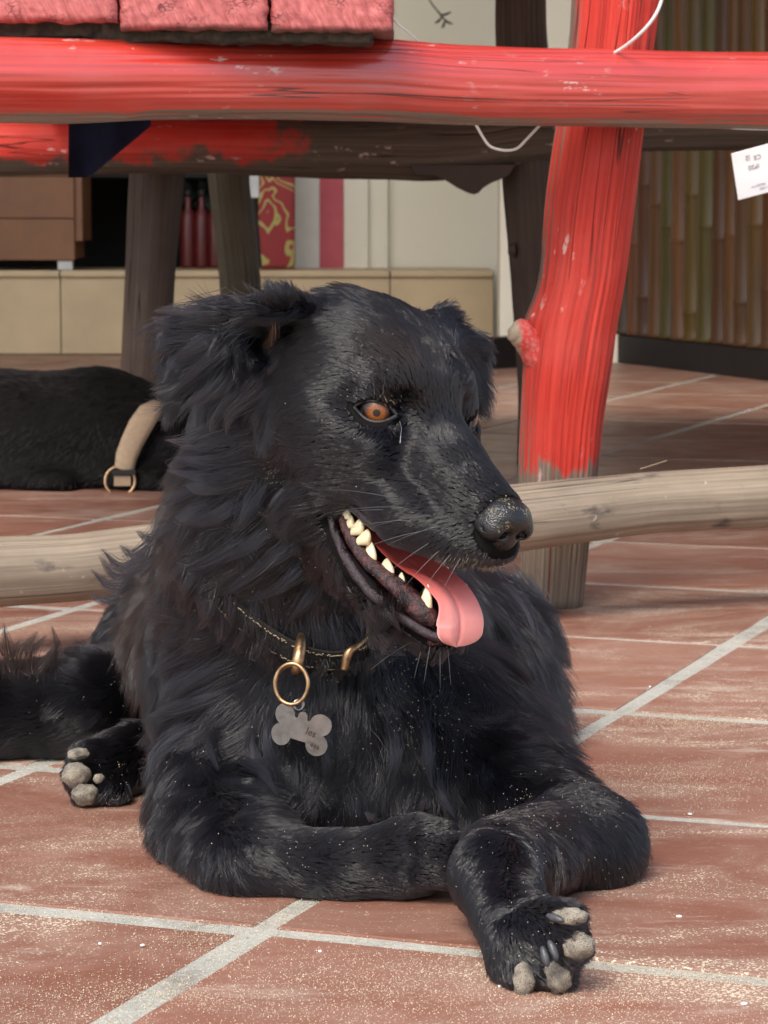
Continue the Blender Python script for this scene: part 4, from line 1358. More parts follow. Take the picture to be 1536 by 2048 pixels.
# bright lining of the near ear
# ------------------------------------------------------------------ collar with rings and bone tag
col = empty("dog_collar", P(620, 1290, 1.76)); tag(col, "sandy dark webbing collar with brass ring and bone shaped tag on the front dog", "collar")
cfront = [(400, 1130, 1.722), (440, 1190, 1.708), (490, 1240, 1.706), (545, 1280, 1.706), (600, 1308, 1.707), (660, 1320, 1.710), (715, 1308, 1.716), (765, 1272, 1.726), (800, 1225, 1.742)]
cp_ = [P(*q) for q in cfront]
cp_ = cp_ + [P(860, 1120, 1.78), P(820, 1000, 1.86), P(640, 950, 1.90), P(440, 1020, 1.86), P(385, 1085, 1.78), cp_[0]]
W_ = .0080
C = catmull(cp_, 160)
T = np.gradient(C, axis=0); T /= np.linalg.norm(T, axis=1)[:, None]
cc_ = C.mean(0)
verts = []
for i in range(len(C)):
    out = C[i] - cc_; out -= T[i] * (out @ T[i]); out /= np.linalg.norm(out)
    wd = np.cross(T[i], out)
    for (a, b) in ((-1, 0), (-1, 1), (-.6, 1.25), (.6, 1.25), (1, 1), (1, 0)):
        verts.append(C[i] + wd * a * W_ + out * b * .0018)
n6 = 6
faces = [(i * n6 + k, i * n6 + (k + 1) % n6, (i + 1) * n6 + (k + 1) % n6, (i + 1) * n6 + k) for i in range(len(C) - 1) for k in range(n6)]
mesh_np("strap", verts, faces, M['strap'], col, False)
sb = bmesh.new()
for i in range(0, 96):
    out = C[i] - cc_; out -= T[i] * (out @ T[i]); out /= np.linalg.norm(out)
    wd = np.cross(T[i], out)
    for sgn in (-.74, .74):
        for h_ in (0, .5):
            j = i + h_
            c = C[i] * (1 - h_) + C[min(i + 1, len(C) - 1)] * h_
            if random.random() < .35: continue
            p = c + wd * (sgn * W_ + random.gauss(0, .0004)) + out * .0024
            m4 = Matrix.Translation(V(p)) @ V(T[i]).to_track_quat('Z', 'Y').to_matrix().to_4x4() @ Matrix.Diagonal((.0004, .0004, random.uniform(.0005, .0011), 1))
            bmesh.ops.create_icosphere(sb, subdivisions=1, radius=1, matrix=m4)
st_ = mesh_bm("stitching", sb, M['stitch'], col); st_["kind"] = "stuff"
def ring_mesh(name, c, R, r, ax, mat, parent, sx=1.0, n=48, m=10):
    ax = unit(ax); a = unit(np.cross(ax, (0.02, .1, 1.0))); b = np.cross(ax, a)
    verts = []
    for i in range(n):
        t = 2 * PI * i / n
        d = a * math.cos(t) * sx + b * math.sin(t); p = np.array(c) + d * R; dn = unit(d)
        for k in range(m):
            u = 2 * PI * k / m
            verts.append(p + dn * math.cos(u) * r + ax * math.sin(u) * r)
    faces = [(i * m + k, ((i + 1) % n) * m + k, ((i + 1) % n) * m + (k + 1) % m, i * m + (k + 1) % m) for i in range(n) for k in range(m)]
    return mesh_np(name, verts, faces, mat, parent)
rope("brass_loop", [P(602, 1272, 1.703), P(601, 1290, 1.694), P(597, 1315, 1.688), P(593, 1336, 1.688), P(590, 1342, 1.692), P(588, 1330, 1.698)], [.0024, .0034, .0037, .0034, .0025, .0015], M['brass'], col, 40, 12)
ring_mesh("split_ring", P(583, 1368, 1.684), .0122, .0013, (-.25, -1, .12), M['brass'], col, .84)
ring_mesh("split_ring", P(583.5, 1370, 1.6858), .01175, .0011, (-.16, -1, .14), M['brass'], col, .84)
ring_mesh("tag_eyelet", P(597, 1410, 1.686), .0029, .0012, (.3, -1, .1), M['tagmetal'], col)
# bone tag: outline in its own plane, bent lighter half towards the right
tz0 = P(600, 1460, 1.688)
tx = unit((.93, -.30, -.22)); tn = unit(np.cross(tx, (0, 0, 1.0)));
if tn[1] > 0: tn = -tn
tz = np.cross(tx, tn)
if tz[2] < 0: tz = -tz
outl = []
Lh, bw_, lr = .0126, .0064, .0062
def arc(cx, cz, r, a0, a1, n=14): return [(cx + r * math.cos(a), cz + r * math.sin(a)) for a in np.linspace(a0, a1, n)]
Lh, bw_, lr, of_ = .0118, .0066, .0068, .0062
jx = lr - .0003
ma = math.asin(of_ / lr)
outl += [(-Lh + jx, -bw_), (Lh - jx, -bw_)]
outl += arc(Lh, -of_, lr, math.radians(-174), ma)
outl += arc(Lh, of_, lr, -ma + .02, math.radians(174))
outl += [(.0034, bw_), (.0026, bw_ + .0034), (.0010, bw_ + .0048), (-.0010, bw_ + .0048), (-.0026, bw_ + .0034), (-.0034, bw_)]
outl += arc(-Lh, of_, lr, math.radians(6), math.radians(180) + ma)
outl += arc(-Lh, -of_, lr, math.radians(180) - ma + .02, math.radians(354))
bm = bmesh.new()
vs = [bm.verts.new((x, 0, z)) for x, z in outl]
f = bm.faces.new(vs)
r_ = bmesh.ops.extrude_face_region(bm, geom=[f])
for v in [e for e in r_['geom'] if isinstance(e, bmesh.types.BMVert)]: v.co.y += .0012
bmesh.ops.triangulate(bm, faces=[f for f in bm.faces if len(f.verts) > 4])
bmesh.ops.subdivide_edges(bm, edges=[e for e in bm.edges if e.calc_length() > .004], cuts=1)
for v in bm.verts: v.co.y += 7.0 * (v.co.x - .004) ** 2
bmesh.ops.recalc_face_normals(bm, faces=bm.faces)
TM = Matrix(((tx[0], -tn[0], tz[0], tz0[0]), (tx[1], -tn[1], tz[1], tz0[1]), (tx[2], -tn[2], tz[2], tz0[2]), (0, 0, 0, 1)))
bmesh.ops.transform(bm, matrix=TM, verts=bm.verts)
btag = mesh_bm("bone_tag", bm, M['tagmetal'], col)
text("les", .0062, .0035, -.001, math.radians(10), False, M['engrave'], btag, TM, -.0003, name="engraving")
text("ess", .0048, .0080, -.0078, math.radians(10), False, M['engrave'], btag, TM, -.0003, name="engraving")
rope("buckle_prong", [P(742, 1268, 1.708), P(718, 1290, 1.701), P(697, 1306, 1.698), P(688, 1340, 1.698)], [.0013, .0016, .0028, .0022], M['brass'], col, 30, 10)
# ------------------------------------------------------------------ fur
def tri_arrays(V_, F):
    T3 = np.concatenate([F[:, [0, 1, 2]], F[:, [0, 2, 3]]]) if F.shape[1] == 4 else F
    a, b, c = V_[T3[:, 0]], V_[T3[:, 1]], V_[T3[:, 2]]
    n = np.cross(b - a, c - a); ar = np.linalg.norm(n, axis=1) * .5
    return T3, n, ar
def vert_normals(V_, F):
    T3, n, ar = tri_arrays(V_, F)
    N = np.zeros_like(V_)
    for k in range(3): np.add.at(N, T3[:, k], n)
    return N / np.maximum(np.linalg.norm(N, axis=1), 1e-12)[:, None]
def mat_fur(name, base=(.0030, .0031, .0036), warm=(.012, .0085, .0072), rough=.17, coat=.9):
    m = bpy.data.materials.new(name); m.use_nodes = True
    t = m.node_tree; t.nodes.clear()
    out = t.nodes.new("ShaderNodeOutputMaterial")
    h = t.nodes.new("ShaderNodeBsdfHairPrincipled")
    h.model = 'CHIANG'; h.parametrization = 'COLOR'
    at = t.nodes.new("ShaderNodeAttribute"); at.attribute_name = "warmth"
    mx = t.nodes.new("ShaderNodeMix"); mx.data_type = 'RGBA'
    mx.inputs[6].default_value = (*base, 1); mx.inputs[7].default_value = (*warm, 1)
    t.links.new(at.outputs["Fac"], mx.inputs[0])
    t.links.new(mx.outputs[2], h.inputs["Color"])
    h.inputs["Roughness"].default_value = rough
    h.inputs["Radial Roughness"].default_value = .40
    h.inputs["Coat"].default_value = coat
    h.inputs["IOR"].default_value = 1.78
    h.inputs["Random Roughness"].default_value = .3
    t.links.new(h.outputs[0], out.inputs[0])
    return m
M['fur'] = mat_fur("black_fur")
M['sheen_fur'] = mat_fur("painted_sheen_fur", (.0085, .0090, .0105), (.018, .014, .012), .20, 1.0)  # paler bluish base colour paints the sky's sheen into these locks
M['whisker'] = simple("whisker_hair", (.12, .115, .11), .35, bump=0)
def hair_object(name, parent, STR, rad, mat, warmth=None, tip=.22):
    """STR: strands x points x 3 in world space; rad: root radius per strand"""
    n, k, _ = STR.shape
    hc = bpy.data.hair_curves.new(name)
    hc.add_curves([k] * n)
    hc.attributes["position"].data.foreach_set("vector", STR.astype(np.float32).ravel())
    tp = np.linspace(0, 1, k)
    prof = (1 - (1 - tip) * tp ** 1.5)
    ra = hc.attributes.get("radius") or hc.attributes.new("radius", 'FLOAT', 'POINT')
    ra.data.foreach_set("value", (rad[:, None] * prof[None]).astype(np.float32).ravel())
    if warmth is not None:
        w = hc.attributes.new("warmth", 'FLOAT', 'CURVE'); w.data.foreach_set("value", warmth.astype(np.float32))
    hc.materials.append(mat)
    o = bpy.data.objects.new(name, hc); COL.objects.link(o)
    o.parent = parent; o.matrix_parent_inverse = world_matrix(parent).inverted()
    return o

# comb guides: (pixel x, y, image direction right, down, length cm, lift, clumping)
GUIDES = [
 (1000, 985, -.6, -.7, 0.35, .15, .1), (950, 930, -.45, -.9, 0.47, .15, .1), (900, 860, -.15, -1, 0.55, .12, .1), (880, 790, -.1, -1, 0.62, .12, .15), (870, 720, -.25, -1, 0.70, .15, .2),
 (930, 1000, -.95, -.35, 0.39, .15, .1), (880, 960, -1, -.15, 0.51, .12, .1), (860, 1050, -1, .2, 0.47, .15, .1), (940, 1080, -.85, .45, 0.39, .25, .1), (900, 1110, -.7, .75, 0.47, .3, .2), (985, 1125, -.35, .95, 0.47, .35, .2), (840, 1095, -.8, .6, 0.55, .25, .2),
 (800, 1000, -1, .05, 0.62, .12, .15), (760, 930, -1, .05, 0.70, .12, .15), (820, 880, -.95, .0, 0.55, .12, .1), (700, 980, -1, .25, 0.78, .14, .2), (690, 900, -1, .15, 0.86, .14, .2), (640, 850, -1, .25, 0.94, .14, .25),
 (830, 650, -.55, -1, 0.86, .16, .25), (780, 690, -.75, -.6, 0.78, .16, .2), (740, 640, -.8, -.6, 1.4, .2, .3), (690, 600, -.8, -.6, 1.9, .25, .4), (640, 590, -.9, -.4, 2.0, .25, .4), (900, 780, .1, -1, 0.62, .15, .15), (930, 750, .5, -.9, 0.78, .2, .2),
 (950, 870, .1, -.9, 0.47, .15, .1), (745, 765, -1, -.2, 0.55, .15, .15), (670, 760, -1, .1, 0.78, .14, .2), (620, 700, -1, .05, 0.94, .15, .25), (690, 690, -1, -.25, 0.78, .15, .2), (600, 800, -1, .35, 1.5, .16, .3),
 (545, 800, -.6, .85, 2.2, .2, .5), (570, 900, -.9, .5, 1.8, .2, .45), (610, 980, -.75, .6, 2.0, .2, .45), (510, 880, -1, .15, 3.4, .25, .85), (500, 950, -1, .25, 3.6, .25, .85), (510, 1010, -.6, .9, 3.4, .2, .85), (455, 800, -.4, 1, 3.4, .15, .85), (500, 775, -.35, 1, 2.8, .15, .8),
 (400, 880, -.9, .35, 3.4, .25, .6), (400, 980, -.85, .5, 3.6, .25, .6), (370, 1060, -.7, .7, 3.6, .25, .6), (350, 930, -.9, .5, 3.4, .3, .6),
 (560, 1060, -.85, .6, 2.8, .25, .6), (500, 1110, -.85, .5, 3.4, .3, .7), (600, 1110, -.7, .7, 2.6, .25, .6), (640, 1200, -.5, .9, 2.6, .2, .6), (700, 1180, -.5, .85, 1.6, .2, .4), (740, 1230, -.7, .7, 0.94, .2, .3), (800, 1275, -.5, .9, 0.94, .25, .3), (870, 1295, -.2, 1, 0.94, .3, .3), (560, 1180, -.7, .8, 3.0, .25, .7),
 (560, 605, -.5, -1, 1.4, .3, .4), (610, 640, -.8, -.5, 1.5, .25, .4), (470, 625, -1, .0, 2.8, .12, .6), (400, 650, -1, .12, 3.2, .10, .7), (370, 700, -.95, .4, 3.0, .10, .7), (380, 750, -.7, .7, 3.0, .10, .75), (440, 725, -.6, .85, 3.2, .12, .75), (356, 670, -1, .2, 2.6, .15, .6), (505, 670, -.6, .6, .35, .05, .2), (530, 650, -.4, .7, .4, .05, .2), (505, 700, -.4, .7, .4, .05, .2), (765, 785, .2, -1, 0.35, .15, .1), (715, 795, -.8, -.5, 0.39, .15, .1), (740, 860, -.6, .8, 0.39, .15, .1), (800, 860, -.2, 1, 0.39, .12, .1), (700, 830, -1, .1, 0.47, .12, .1), (760, 790, -.2, -1, 0.31, .1, .1), (420, 690, -.85, .55, 2.2, .05, .6), (380, 670, -1, .3, 2.0, .04, .6), (440, 660, -1, .25, 2.2, .04, .6), (400, 720, -.9, .5, 2.2, .04, .6), (470, 640, -1, .15, 2.0, .06, .5), (380, 770, -.75, .7, 2.4, .05, .6), (360, 730, -.9, .5, 2.2, .05, .6), (440, 700, -.9, .5, 2.2, .04, .6),
 (860, 635, .2, -.8, 0.86, .3, .3), (905, 640, .8, -.5, 1.5, .3, .4), (945, 700, .85, .3, 1.6, .3, .4), (950, 780, .5, .85, 1.8, .3, .4), (915, 740, .6, .7, 1.4, .2, .3),
 (330, 1150, -.85, .4, 3.6, .3, .7), (270, 1150, -.9, .1, 3.8, .45, .85), (230, 1210, -.9, .35, 3.0, .35, .7), (300, 1250, -.8, .5, 4.0, .25, .7), (400, 1250, -.85, .55, 4.4, .25, .8), (440, 1330, -.75, .7, 4.6, .25, .85), (350, 1380, -.5, .9, 3.8, .16, .8), (340, 1480, -.15, 1, 3.2, .14, .7), (340, 1580, -.05, 1, 2.6, .14, .6),
 (430, 1470, .0, 1, 4.4, .22, .8), (450, 1570, .15, 1, 4.0, .22, .75), (520, 1400, -.1, 1, 4.6, .2, .8), (540, 1530, .15, 1, 4.8, .2, .85), (620, 1450, .05, 1, 4.8, .2, .8), (640, 1570, .05, 1, 4.4, .25, .85), (700, 1400, .0, 1, 4.6, .2, .7), (740, 1520, .0, 1, 4.6, .22, .8), (800, 1400, .1, 1, 4.4, .2, .7), (830, 1550, .15, 1, 4.4, .25, .8), (880, 1450, .35, .9, 3.6, .2, .7), (900, 1560, .45, .85, 3.4, .2, .7), (600, 1380, -.05, 1, 4.4, .2, .7), (500, 1320, -.4, .9, 4.4, .22, .8), (600, 1620, .1, 1, 3.6, .3, .8), (780, 1600, 0, 1, 3.8, .3, .8),
 (960, 1450, .6, .75, 2.2, .15, .4), (1040, 1520, .85, .5, 1.6, .12, .25), (1130, 1570, .85, .55, 1.4, .12, .2), (1200, 1620, .6, .8, 1.4, .15, .2), (1255, 1690, .15, 1, 1.5, .25, .3), (1020, 1590, .6, .8, 2.2, .15, .4), (960, 1620, .5, .85, 2.2, .18, .4), (1100, 1640, .5, .85, 1.6, .15, .3), (1180, 1720, .2, 1, 1.4, .2, .3), (1120, 1740, -.2, 1, 1.5, .3, .4), (1220, 1760, .4, .9, 1.3, .4, .3),
 (1040, 1690, -.3, .95, 1.2, .15, .2), (960, 1710, -.2, 1, .9, .15, .15), (980, 1800, .2, 1, .9, .15, .15), (1010, 1870, .3, .95, .9, .2, .2), (1060, 1860, .8, .5, .9, .2, .25), (1110, 1840, 1, .1, 1.0, .25, .3), (1110, 1890, 1, .15, .8, .25, .3), (1080, 1930, .8, .4, .9, .25, .3), (1030, 1940, .4, .8, .8, .25, .3),
 (390, 1660, .0, 1, 2.4, .2, .4), (450, 1720, .45, .9, 1.6, .15, .3), (520, 1740, .9, .4, 1.2, .12, .2), (620, 1735, 1, .15, 1.0, .10, .15), (740, 1730, 1, .05, .9, .10, .12), (850, 1725, 1, .05, .55, .10, .12), (895, 1700, 1, .1, .4, .12, .1), (895, 1745, 1, .05, .4, .12, .1), (885, 1672, 1, .1, .4, .12, .1), (690, 1660, .95, -.25, .9, .25, .3), (850, 1665, .95, .1, .5, .15, .2), (560, 1680, .95, .2, 1.3, .12, .2),
 (990, 1180, .40, 1, 5.0, .2, .9), (1020, 1240, .32, 1, 6.4, .25, .95), (1035, 1320, .22, 1, 6.8, .30, .95), (1030, 1400, .18, 1, 6.0, .34, .95), (960, 1250, .25, 1, 5.4, .15, .85), (960, 1330, .25, 1, 5.6, .15, .9), (990, 1400, .25, 1, 5.0, .2, .9),
 (250, 1400, -.95, .25, 2.2, .15, .4), (150, 1400, -1, .15, 1.8, .15, .3), (60, 1385, -1, .0, 1.5, .12, .3), (20, 1400, -1, .0, 1.4, .12, .3), (100, 1420, -1, .05, 1.3, .10, .25), (200, 1370, -1, .15, 1.8, .12, .3), (60, 1450, -1, .05, 1.6, .15, .3), (160, 1470, -1, .2, 1.5, .15, .3), (260, 1540, -.7, .6, 1.2, .2, .2), (200, 1580, -.5, .9, .9, .2, .2), (200, 1520, -.8, .3, .9, .2, .2), (250, 1320, -.9, .3, 3.0, .25, .5),
 (600, 860, -1, .35, 1.5, .15, .35)]
def make_fur(name, parent, DV, DF, keep, guides, n_total, seed, rad0, mat, back_keep=.16, wfun=None, kpts=(5, 8), lens=1.0, sdf=None):
    rng = np.random.default_rng(seed)
    T3, nrm, ar = tri_arrays(DV, DF)
    VN = vert_normals(DV, DF)
    bvh = BVHTree.FromPolygons([tuple(v) for v in DV.tolist()], [tuple(f) for f in DF.tolist()])
    gpos, gdir, gpar = [], [], []
    org = Vector(EYE.tolist())
    for g in guides:
        d = V(ray(g[0], g[1])).normalized()
        hit, hn, fi, dist = bvh.ray_cast(org, d)
        if hit is None: continue
        dv = np.array([g[2], 0.0, -g[3]]); dv /= np.linalg.norm(dv)
        gpos.append(np.array(hit)); gdir.append(dv); gpar.append(g[4:7])
    gpos, gdir, gpar = np.array(gpos), np.array(gdir), np.array(gpar)
    cen = DV[T3].mean(1); fn = nrm / np.maximum(np.linalg.norm(nrm, axis=1), 1e-12)[:, None]
    toc = EYE - cen; toc /= np.linalg.norm(toc, axis=1)[:, None]
    facing = (fn * toc).sum(1)
    # nearest guide length sets the density: short coat is dense, long coat sparser
    def field(X):
        out_d = np.zeros((len(X), 3)); out_p = np.zeros((len(X), 3))
        for i in range(0, len(X), 60000):
            x = X[i:i + 60000]
            d2 = ((x[:, None, :] - gpos[None]) ** 2).sum(-1)
            w = 1.0 / (d2 + .006 ** 2) ** 2
            w /= w.sum(1)[:, None]
            out_d[i:i + 60000] = w @ gdir; out_p[i:i + 60000] = w @ gpar
        return out_d, out_p
    _, tp = field(cen)
    dens = ar * np.clip(1.9 / (tp[:, 0] + .35), .5, 2.3)
    dens *= np.where(facing > -.30, 1.0, back_keep) * keep[T3].min(1)
    pr = dens / dens.sum()
    ti = rng.choice(len(T3), n_total, p=pr)
    r1, r2 = np.sqrt(rng.random(n_total)), rng.random(n_total)
    wb = np.stack([1 - r1, r1 * (1 - r2), r1 * r2], 1)
    root = (DV[T3[ti]] * wb[:, :, None]).sum(1)
    nn = (VN[T3[ti]] * wb[:, :, None]).sum(1); nn /= np.linalg.norm(nn, axis=1)[:, None]
    gd, gp_ = field(root)
    # seen from behind the guides still hold, but never straight into the surface
    tdir = gd - nn * (gd * nn).sum(1)[:, None]
    nl_ = np.linalg.norm(tdir, axis=1)
    down = np.array([0, 0.0, -1.0]) - nn * (nn @ np.array([0, 0, -1.0]))[:, None]
    tdir = np.where(nl_[:, None] > .15, tdir / np.maximum(nl_, 1e-6)[:, None], down / np.maximum(np.linalg.norm(down, axis=1), 1e-6)[:, None])
    L = gp_[:, 0] * .01 * lens * rng.uniform(.62, 1.12, n_total)
    lift, clump = gp_[:, 1], gp_[:, 2]
    # slow swirl of the coat
    sw = np.array([noise.noise(Vector((p[0] * 34, p[1] * 34, p[2] * 34))) for p in root[::1].tolist()]) if n_total < 900000 else 0
    bit = np.cross(nn, tdir)
    lg = np.clip((L - .012) / .02, 0, 1)
    ang = sw * (.14 + .5 * lg) + rng.normal(0, 1, n_total) * (.15 + .22 * lg)
    side_bend = rng.normal(0, 1, n_total) * .55 * lg
    tdir = tdir * np.cos(ang)[:, None] + bit * np.sin(ang)[:, None]
    def strands(idx, k):
        t = np.linspace(0, 1, k)
        S = np.zeros((len(idx), k, 3))
        S[:, 0] = root[idx] - nn[idx] * .0004
        sb_ = np.cross(nn[idx], tdir[idx]) * side_bend[idx][:, None]
        Lx = L[idx]; li = lift[idx] * rng.uniform(.5, 1.9, len(idx)) + .03
        long = np.clip((Lx - .012) / .025, 0, 1)
        d = tdir[idx] + nn[idx] * (li * 1.7)[:, None]
        wob = rng.normal(0, 1, (len(idx), 3)) * .10
        dd = d / np.linalg.norm(d, axis=1)[:, None]
        for j in range(1, k):
            tt = t[j]
            v = tdir[idx] * 1.0 + nn[idx] * (li * 1.7 * (1 - tt) ** 1.2)[:, None] + np.array([0, 0, -1.0]) * (long * .45 * tt)[:, None] + wob * (tt * 1.6) * (.4 + long)[:, None] + sb_ * (tt - .25)
            v /= np.linalg.norm(v, axis=1)[:, None]
            S[:, j] = S[:, j - 1] + v * (Lx / (k - 1))[:, None]
        return S
    groups = []
    longm = L > .016
    for m_, k in ((~longm, kpts[0]), (longm, kpts[1])):
        idx = np.nonzero(m_)[0]
        if len(idx) == 0: continue
        S = strands(idx, k)
        # clumping in two sizes: small tufts, then broad locks
        from mathutils import kdtree
        Rr = root[idx]
        t = np.linspace(0, 1, k)
        short = k == kpts[0]
        for per, amt, prof in (((9, .62, np.clip(t * 1.3, 0, 1)) , (60, .85, np.clip(t * 1.1 - .05, 0, 1) ** 1.1)) if not short else ((8, .72, np.clip(t * 1.4, 0, 1)), (70, .4, t))):
            nlead = max(10, int(len(idx) / per))
            lead = rng.choice(len(idx), nlead, replace=False)
            kd = kdtree.KDTree(nlead)
            for q, i in enumerate(lead.tolist()): kd.insert(Rr[i].tolist(), q)
            kd.balance()
            ld = lead[np.array([kd.find(p)[1] for p in Rr.tolist()])]
            sameside = (nn[idx] * nn[idx][ld]).sum(1) > .5
            base_c = clump[idx] if per > 20 else np.clip(.80 + .3 * clump[idx], 0, 1)
            cw = base_c * amt * rng.uniform(.6, 1.1, len(idx)) * sameside
            W = np.clip(cw[:, None] * prof[None], 0, .96)[:, :, None]
            S = S * (1 - W) + S[ld] * W
            if per > 20 and not short:
                # each lock stands up and swings a little on its own
                gl1 = rng.uniform(-.15, 1.0, n_total)[ld] * L[idx] * .20
                gl2 = rng.normal(0, 1, n_total)[ld] * L[idx] * .20
                bt_ = np.cross(nn[idx], tdir[idx])
                S = S + nn[idx][:, None, :] * (gl1[:, None] * t[None] ** 1.3)[:, :, None] + bt_[:, None, :] * (gl2[:, None] * t[None] ** 2)[:, :, None]
        groups.append((idx, S))
    objs = []
    for idx, S in groups:
        if sdf is not None:
            k_ = S.shape[1]; tgt_ = .0004 + .0022 * np.linspace(0, 1, k_) * np.clip(L[idx] / .012, .5, 2.2)[:, None]
            for _p in range(2):
                dd_ = sdf(S.reshape(-1, 3)).reshape(S.shape[:2])
                push = np.clip(tgt_ - dd_, 0, .02); push[:, 0] = 0
                S += nn[idx][:, None, :] * push[:, :, None]
        S[:, 1:, 2] = np.maximum(S[:, 1:, 2], .0008 + rng.random((len(idx), 1)) * .0012)
        if wfun is not None: w = wfun(root[idx], rng)
        else: w = rng.random(len(idx)) * .2
        rad = rad0 * np.where(L[idx] > .016, 1.1, 1.25) * rng.uniform(.7, 1.25, len(idx))
        objs.append(hair_object(name, parent, S, rad, mat, w))
    return objs, bvh
# where no coat grows: mouth, lips, eyes, nose
keep = np.ones(len(DV))
keep[mouth > 0] = 0
for s_ in (-1, 1):
    ctr, nrm, su, sr = EY[s_][2], EY[s_][1], EY[s_][3], EY[s_][4]
    Y = DV - ctr
    a = Y @ sr; b = Y @ su
    R1, h_ = .0176, (.0066 if s_ < 0 else .0080)
    dd = np.maximum(np.sqrt(a * a + (b + (R1 - h_)) ** 2) - R1, np.sqrt(a * a + (b - (R1 - h_)) ** 2) - R1)
    keep[(dd < 0) & (np.linalg.norm(Y, axis=1) < .02)] = 0
keep[(np.abs((HQ - np.array([9.3, 0, -2.4])) / np.array([1.5, 1.75, 1.75])) ** 2).sum(1) < 1.0] = 0
lipc = np.vstack([near, far])
for q_, p in enumerate(catmull(near, 60)): keep[np.linalg.norm(DV - p, axis=1) < (.0078 if 22 < q_ < 48 else .0052)] = 0
keep[(DV[:, 2] < .0025)] = 0
def warm_fun(R, rng):
    w = rng.random(len(R)) * .12
    # browner cast on the ruff's outer edge and the hind leg's feathers
    for (px, py, Y, s, k) in ((350, 1000, 1.75, .035, .8), (330, 1200, 1.9, .06, .7), (40, 1340, 2.03, .02, .5), (810, 700, 1.63, .018, .5), (540, 870, 1.70, .02, .5), (1030, 1720, 1.58, .03, .5), (590, 1130, 1.69, .03, .4)):
        d = np.linalg.norm(R - P(px, py, Y), axis=1)
        w += k * np.exp(-(d / s) ** 2) * rng.uniform(.5, 1.2, len(R))
    return np.clip(w, 0, 1.5)
def grid_sdf(Fd):
    def f(X):
        out = []
        fr = []; ii = []
        for a, ax in enumerate((Fd.xs, Fd.ys, Fd.zs)):
            i = np.clip(np.searchsorted(ax, X[:, a]) - 1, 0, len(ax) - 2)
            ii.append(i); fr.append(np.clip((X[:, a] - ax[i]) / (ax[i + 1] - ax[i]), 0, 1))
        r = 0
        for dx in (0, 1):
            for dy in (0, 1):
                for dz in (0, 1):
                    w = (fr[0] if dx else 1 - fr[0]) * (fr[1] if dy else 1 - fr[1]) * (fr[2] if dz else 1 - fr[2])
                    r = r + w * Fd.D[ii[0] + dx, ii[1] + dy, ii[2] + dz]
        return r
    return f
N_FUR = globals().get('N_FUR', 520000)
furs, DBVH = make_fur("fur", dog, DV, DF, keep, GUIDES, N_FUR, 3, .00015, M['fur'], wfun=warm_fun, sdf=grid_sdf(FD))

# whiskers, longer brow hairs and the chin's bristles
wh = []
def whisk(px, py, dx, dy, Lc, droop=.3, yf=-.35):
    h = DBVH.ray_cast(Vector(EYE.tolist()), V(ray(px, py)).normalized())
    if h[0] is None: return
    p = np.array(h[0]); d = unit(np.array([dx, yf, -dy])); out = [p]
    k = 10
    for j in range(1, k):
        out.append(out[-1] + unit(d + np.array([0, 0, -droop * j / k])) * Lc * .01 / (k - 1))
    wh.append(out)
for (x, y, dx, dy, L_c) in ((800, 1000, -.9, -.30, 5.2), (815, 1015, -1, -.12, 5.0), (830, 1040, -1, -.05, 4.6), (845, 1062, -1, .12, 4.2), (860, 1085, -.85, .45, 3.6), (880, 1100, -.75, .6, 3.2), (905, 1105, -.7, .7, 3.0),
                           (925, 1110, -.55, .8, 2.6), (890, 1050, -1, .15, 3.6), (870, 1030, -1, .0, 4.0), (770, 1020, -1, -.1, 3.2), (735, 800, -.4, -1, 1.6), (750, 795, -.1, -1, 1.5), (765, 796, .1, -1, 1.3),
                           (600, 1080, -.9, .6, 3.4), (590, 1090, -.95, .5, 3.0), (830, 1280, -.9, .4, 3.2), (790, 1262, -1, .2, 3.0), (860, 1292, -.2, 1, 2.2), (880, 1294, 0, 1, 2.4), (895, 1294, .1, 1, 2.2), (845, 1290, -.3, 1, 2.0)):
    whisk(x, y, dx, dy, L_c)
hair_object("whiskers", dog, np.array(wh), np.full(len(wh), .00015), M['whisker'], None, .15)
# pale tan bristles under the nose
def bristles(cx, cy, sx, sy, n, dx, dy, Lc, mat, name, seed=1, rad=.00014):
    r = np.random.default_rng(seed); S = []
    for _ in range(n):
        h = DBVH.ray_cast(Vector(EYE.tolist()), V(ray(cx + r.normal(0, sx), cy + r.normal(0, sy))).normalized())
        if h[0] is None: continue
        p = np.array(h[0]); nn_ = np.array(h[1]); d = unit(np.array([dx + r.normal(0, .25), -.1, -dy + r.normal(0, .2)]))
        d = unit(d + nn_ * .55); Lr = Lc * .01 * r.uniform(.5, 1.2)
        S.append([p + nn_ * .0003 + d * Lr * t + np.array([0, 0, -1]) * .2 * Lr * t * t for t in np.linspace(0, 1, 5)])
    return hair_object(name, dog, np.array(S), np.full(len(S), rad), mat, np.ones(len(S)), .3)
M['tan_hair'] = simple("tan_hair", (.30, .23, .15), .6, bump=0)
M['ear_hair'] = simple("ear_lining_hair", (.20, .095, .06), .6, bump=0)
bristles(985, 1131, 24, 4, 170, -.35, .9, .34, M['tan_hair'], "muzzle_bristles", 1)
bristles(925, 1120, 34, 8, 110, -.6, .8, .35, M['tan_hair'], "muzzle_bristles", 2, .00006)
bristles(546, 684, 6, 17, 420, -.2, .9, .9, M['ear_hair'], "ear_lining", 3)
bristles(775, 798, 10, 6, 26, .5, .6, .25, M['tan_hair'], "brow_hair", 4, .00007)
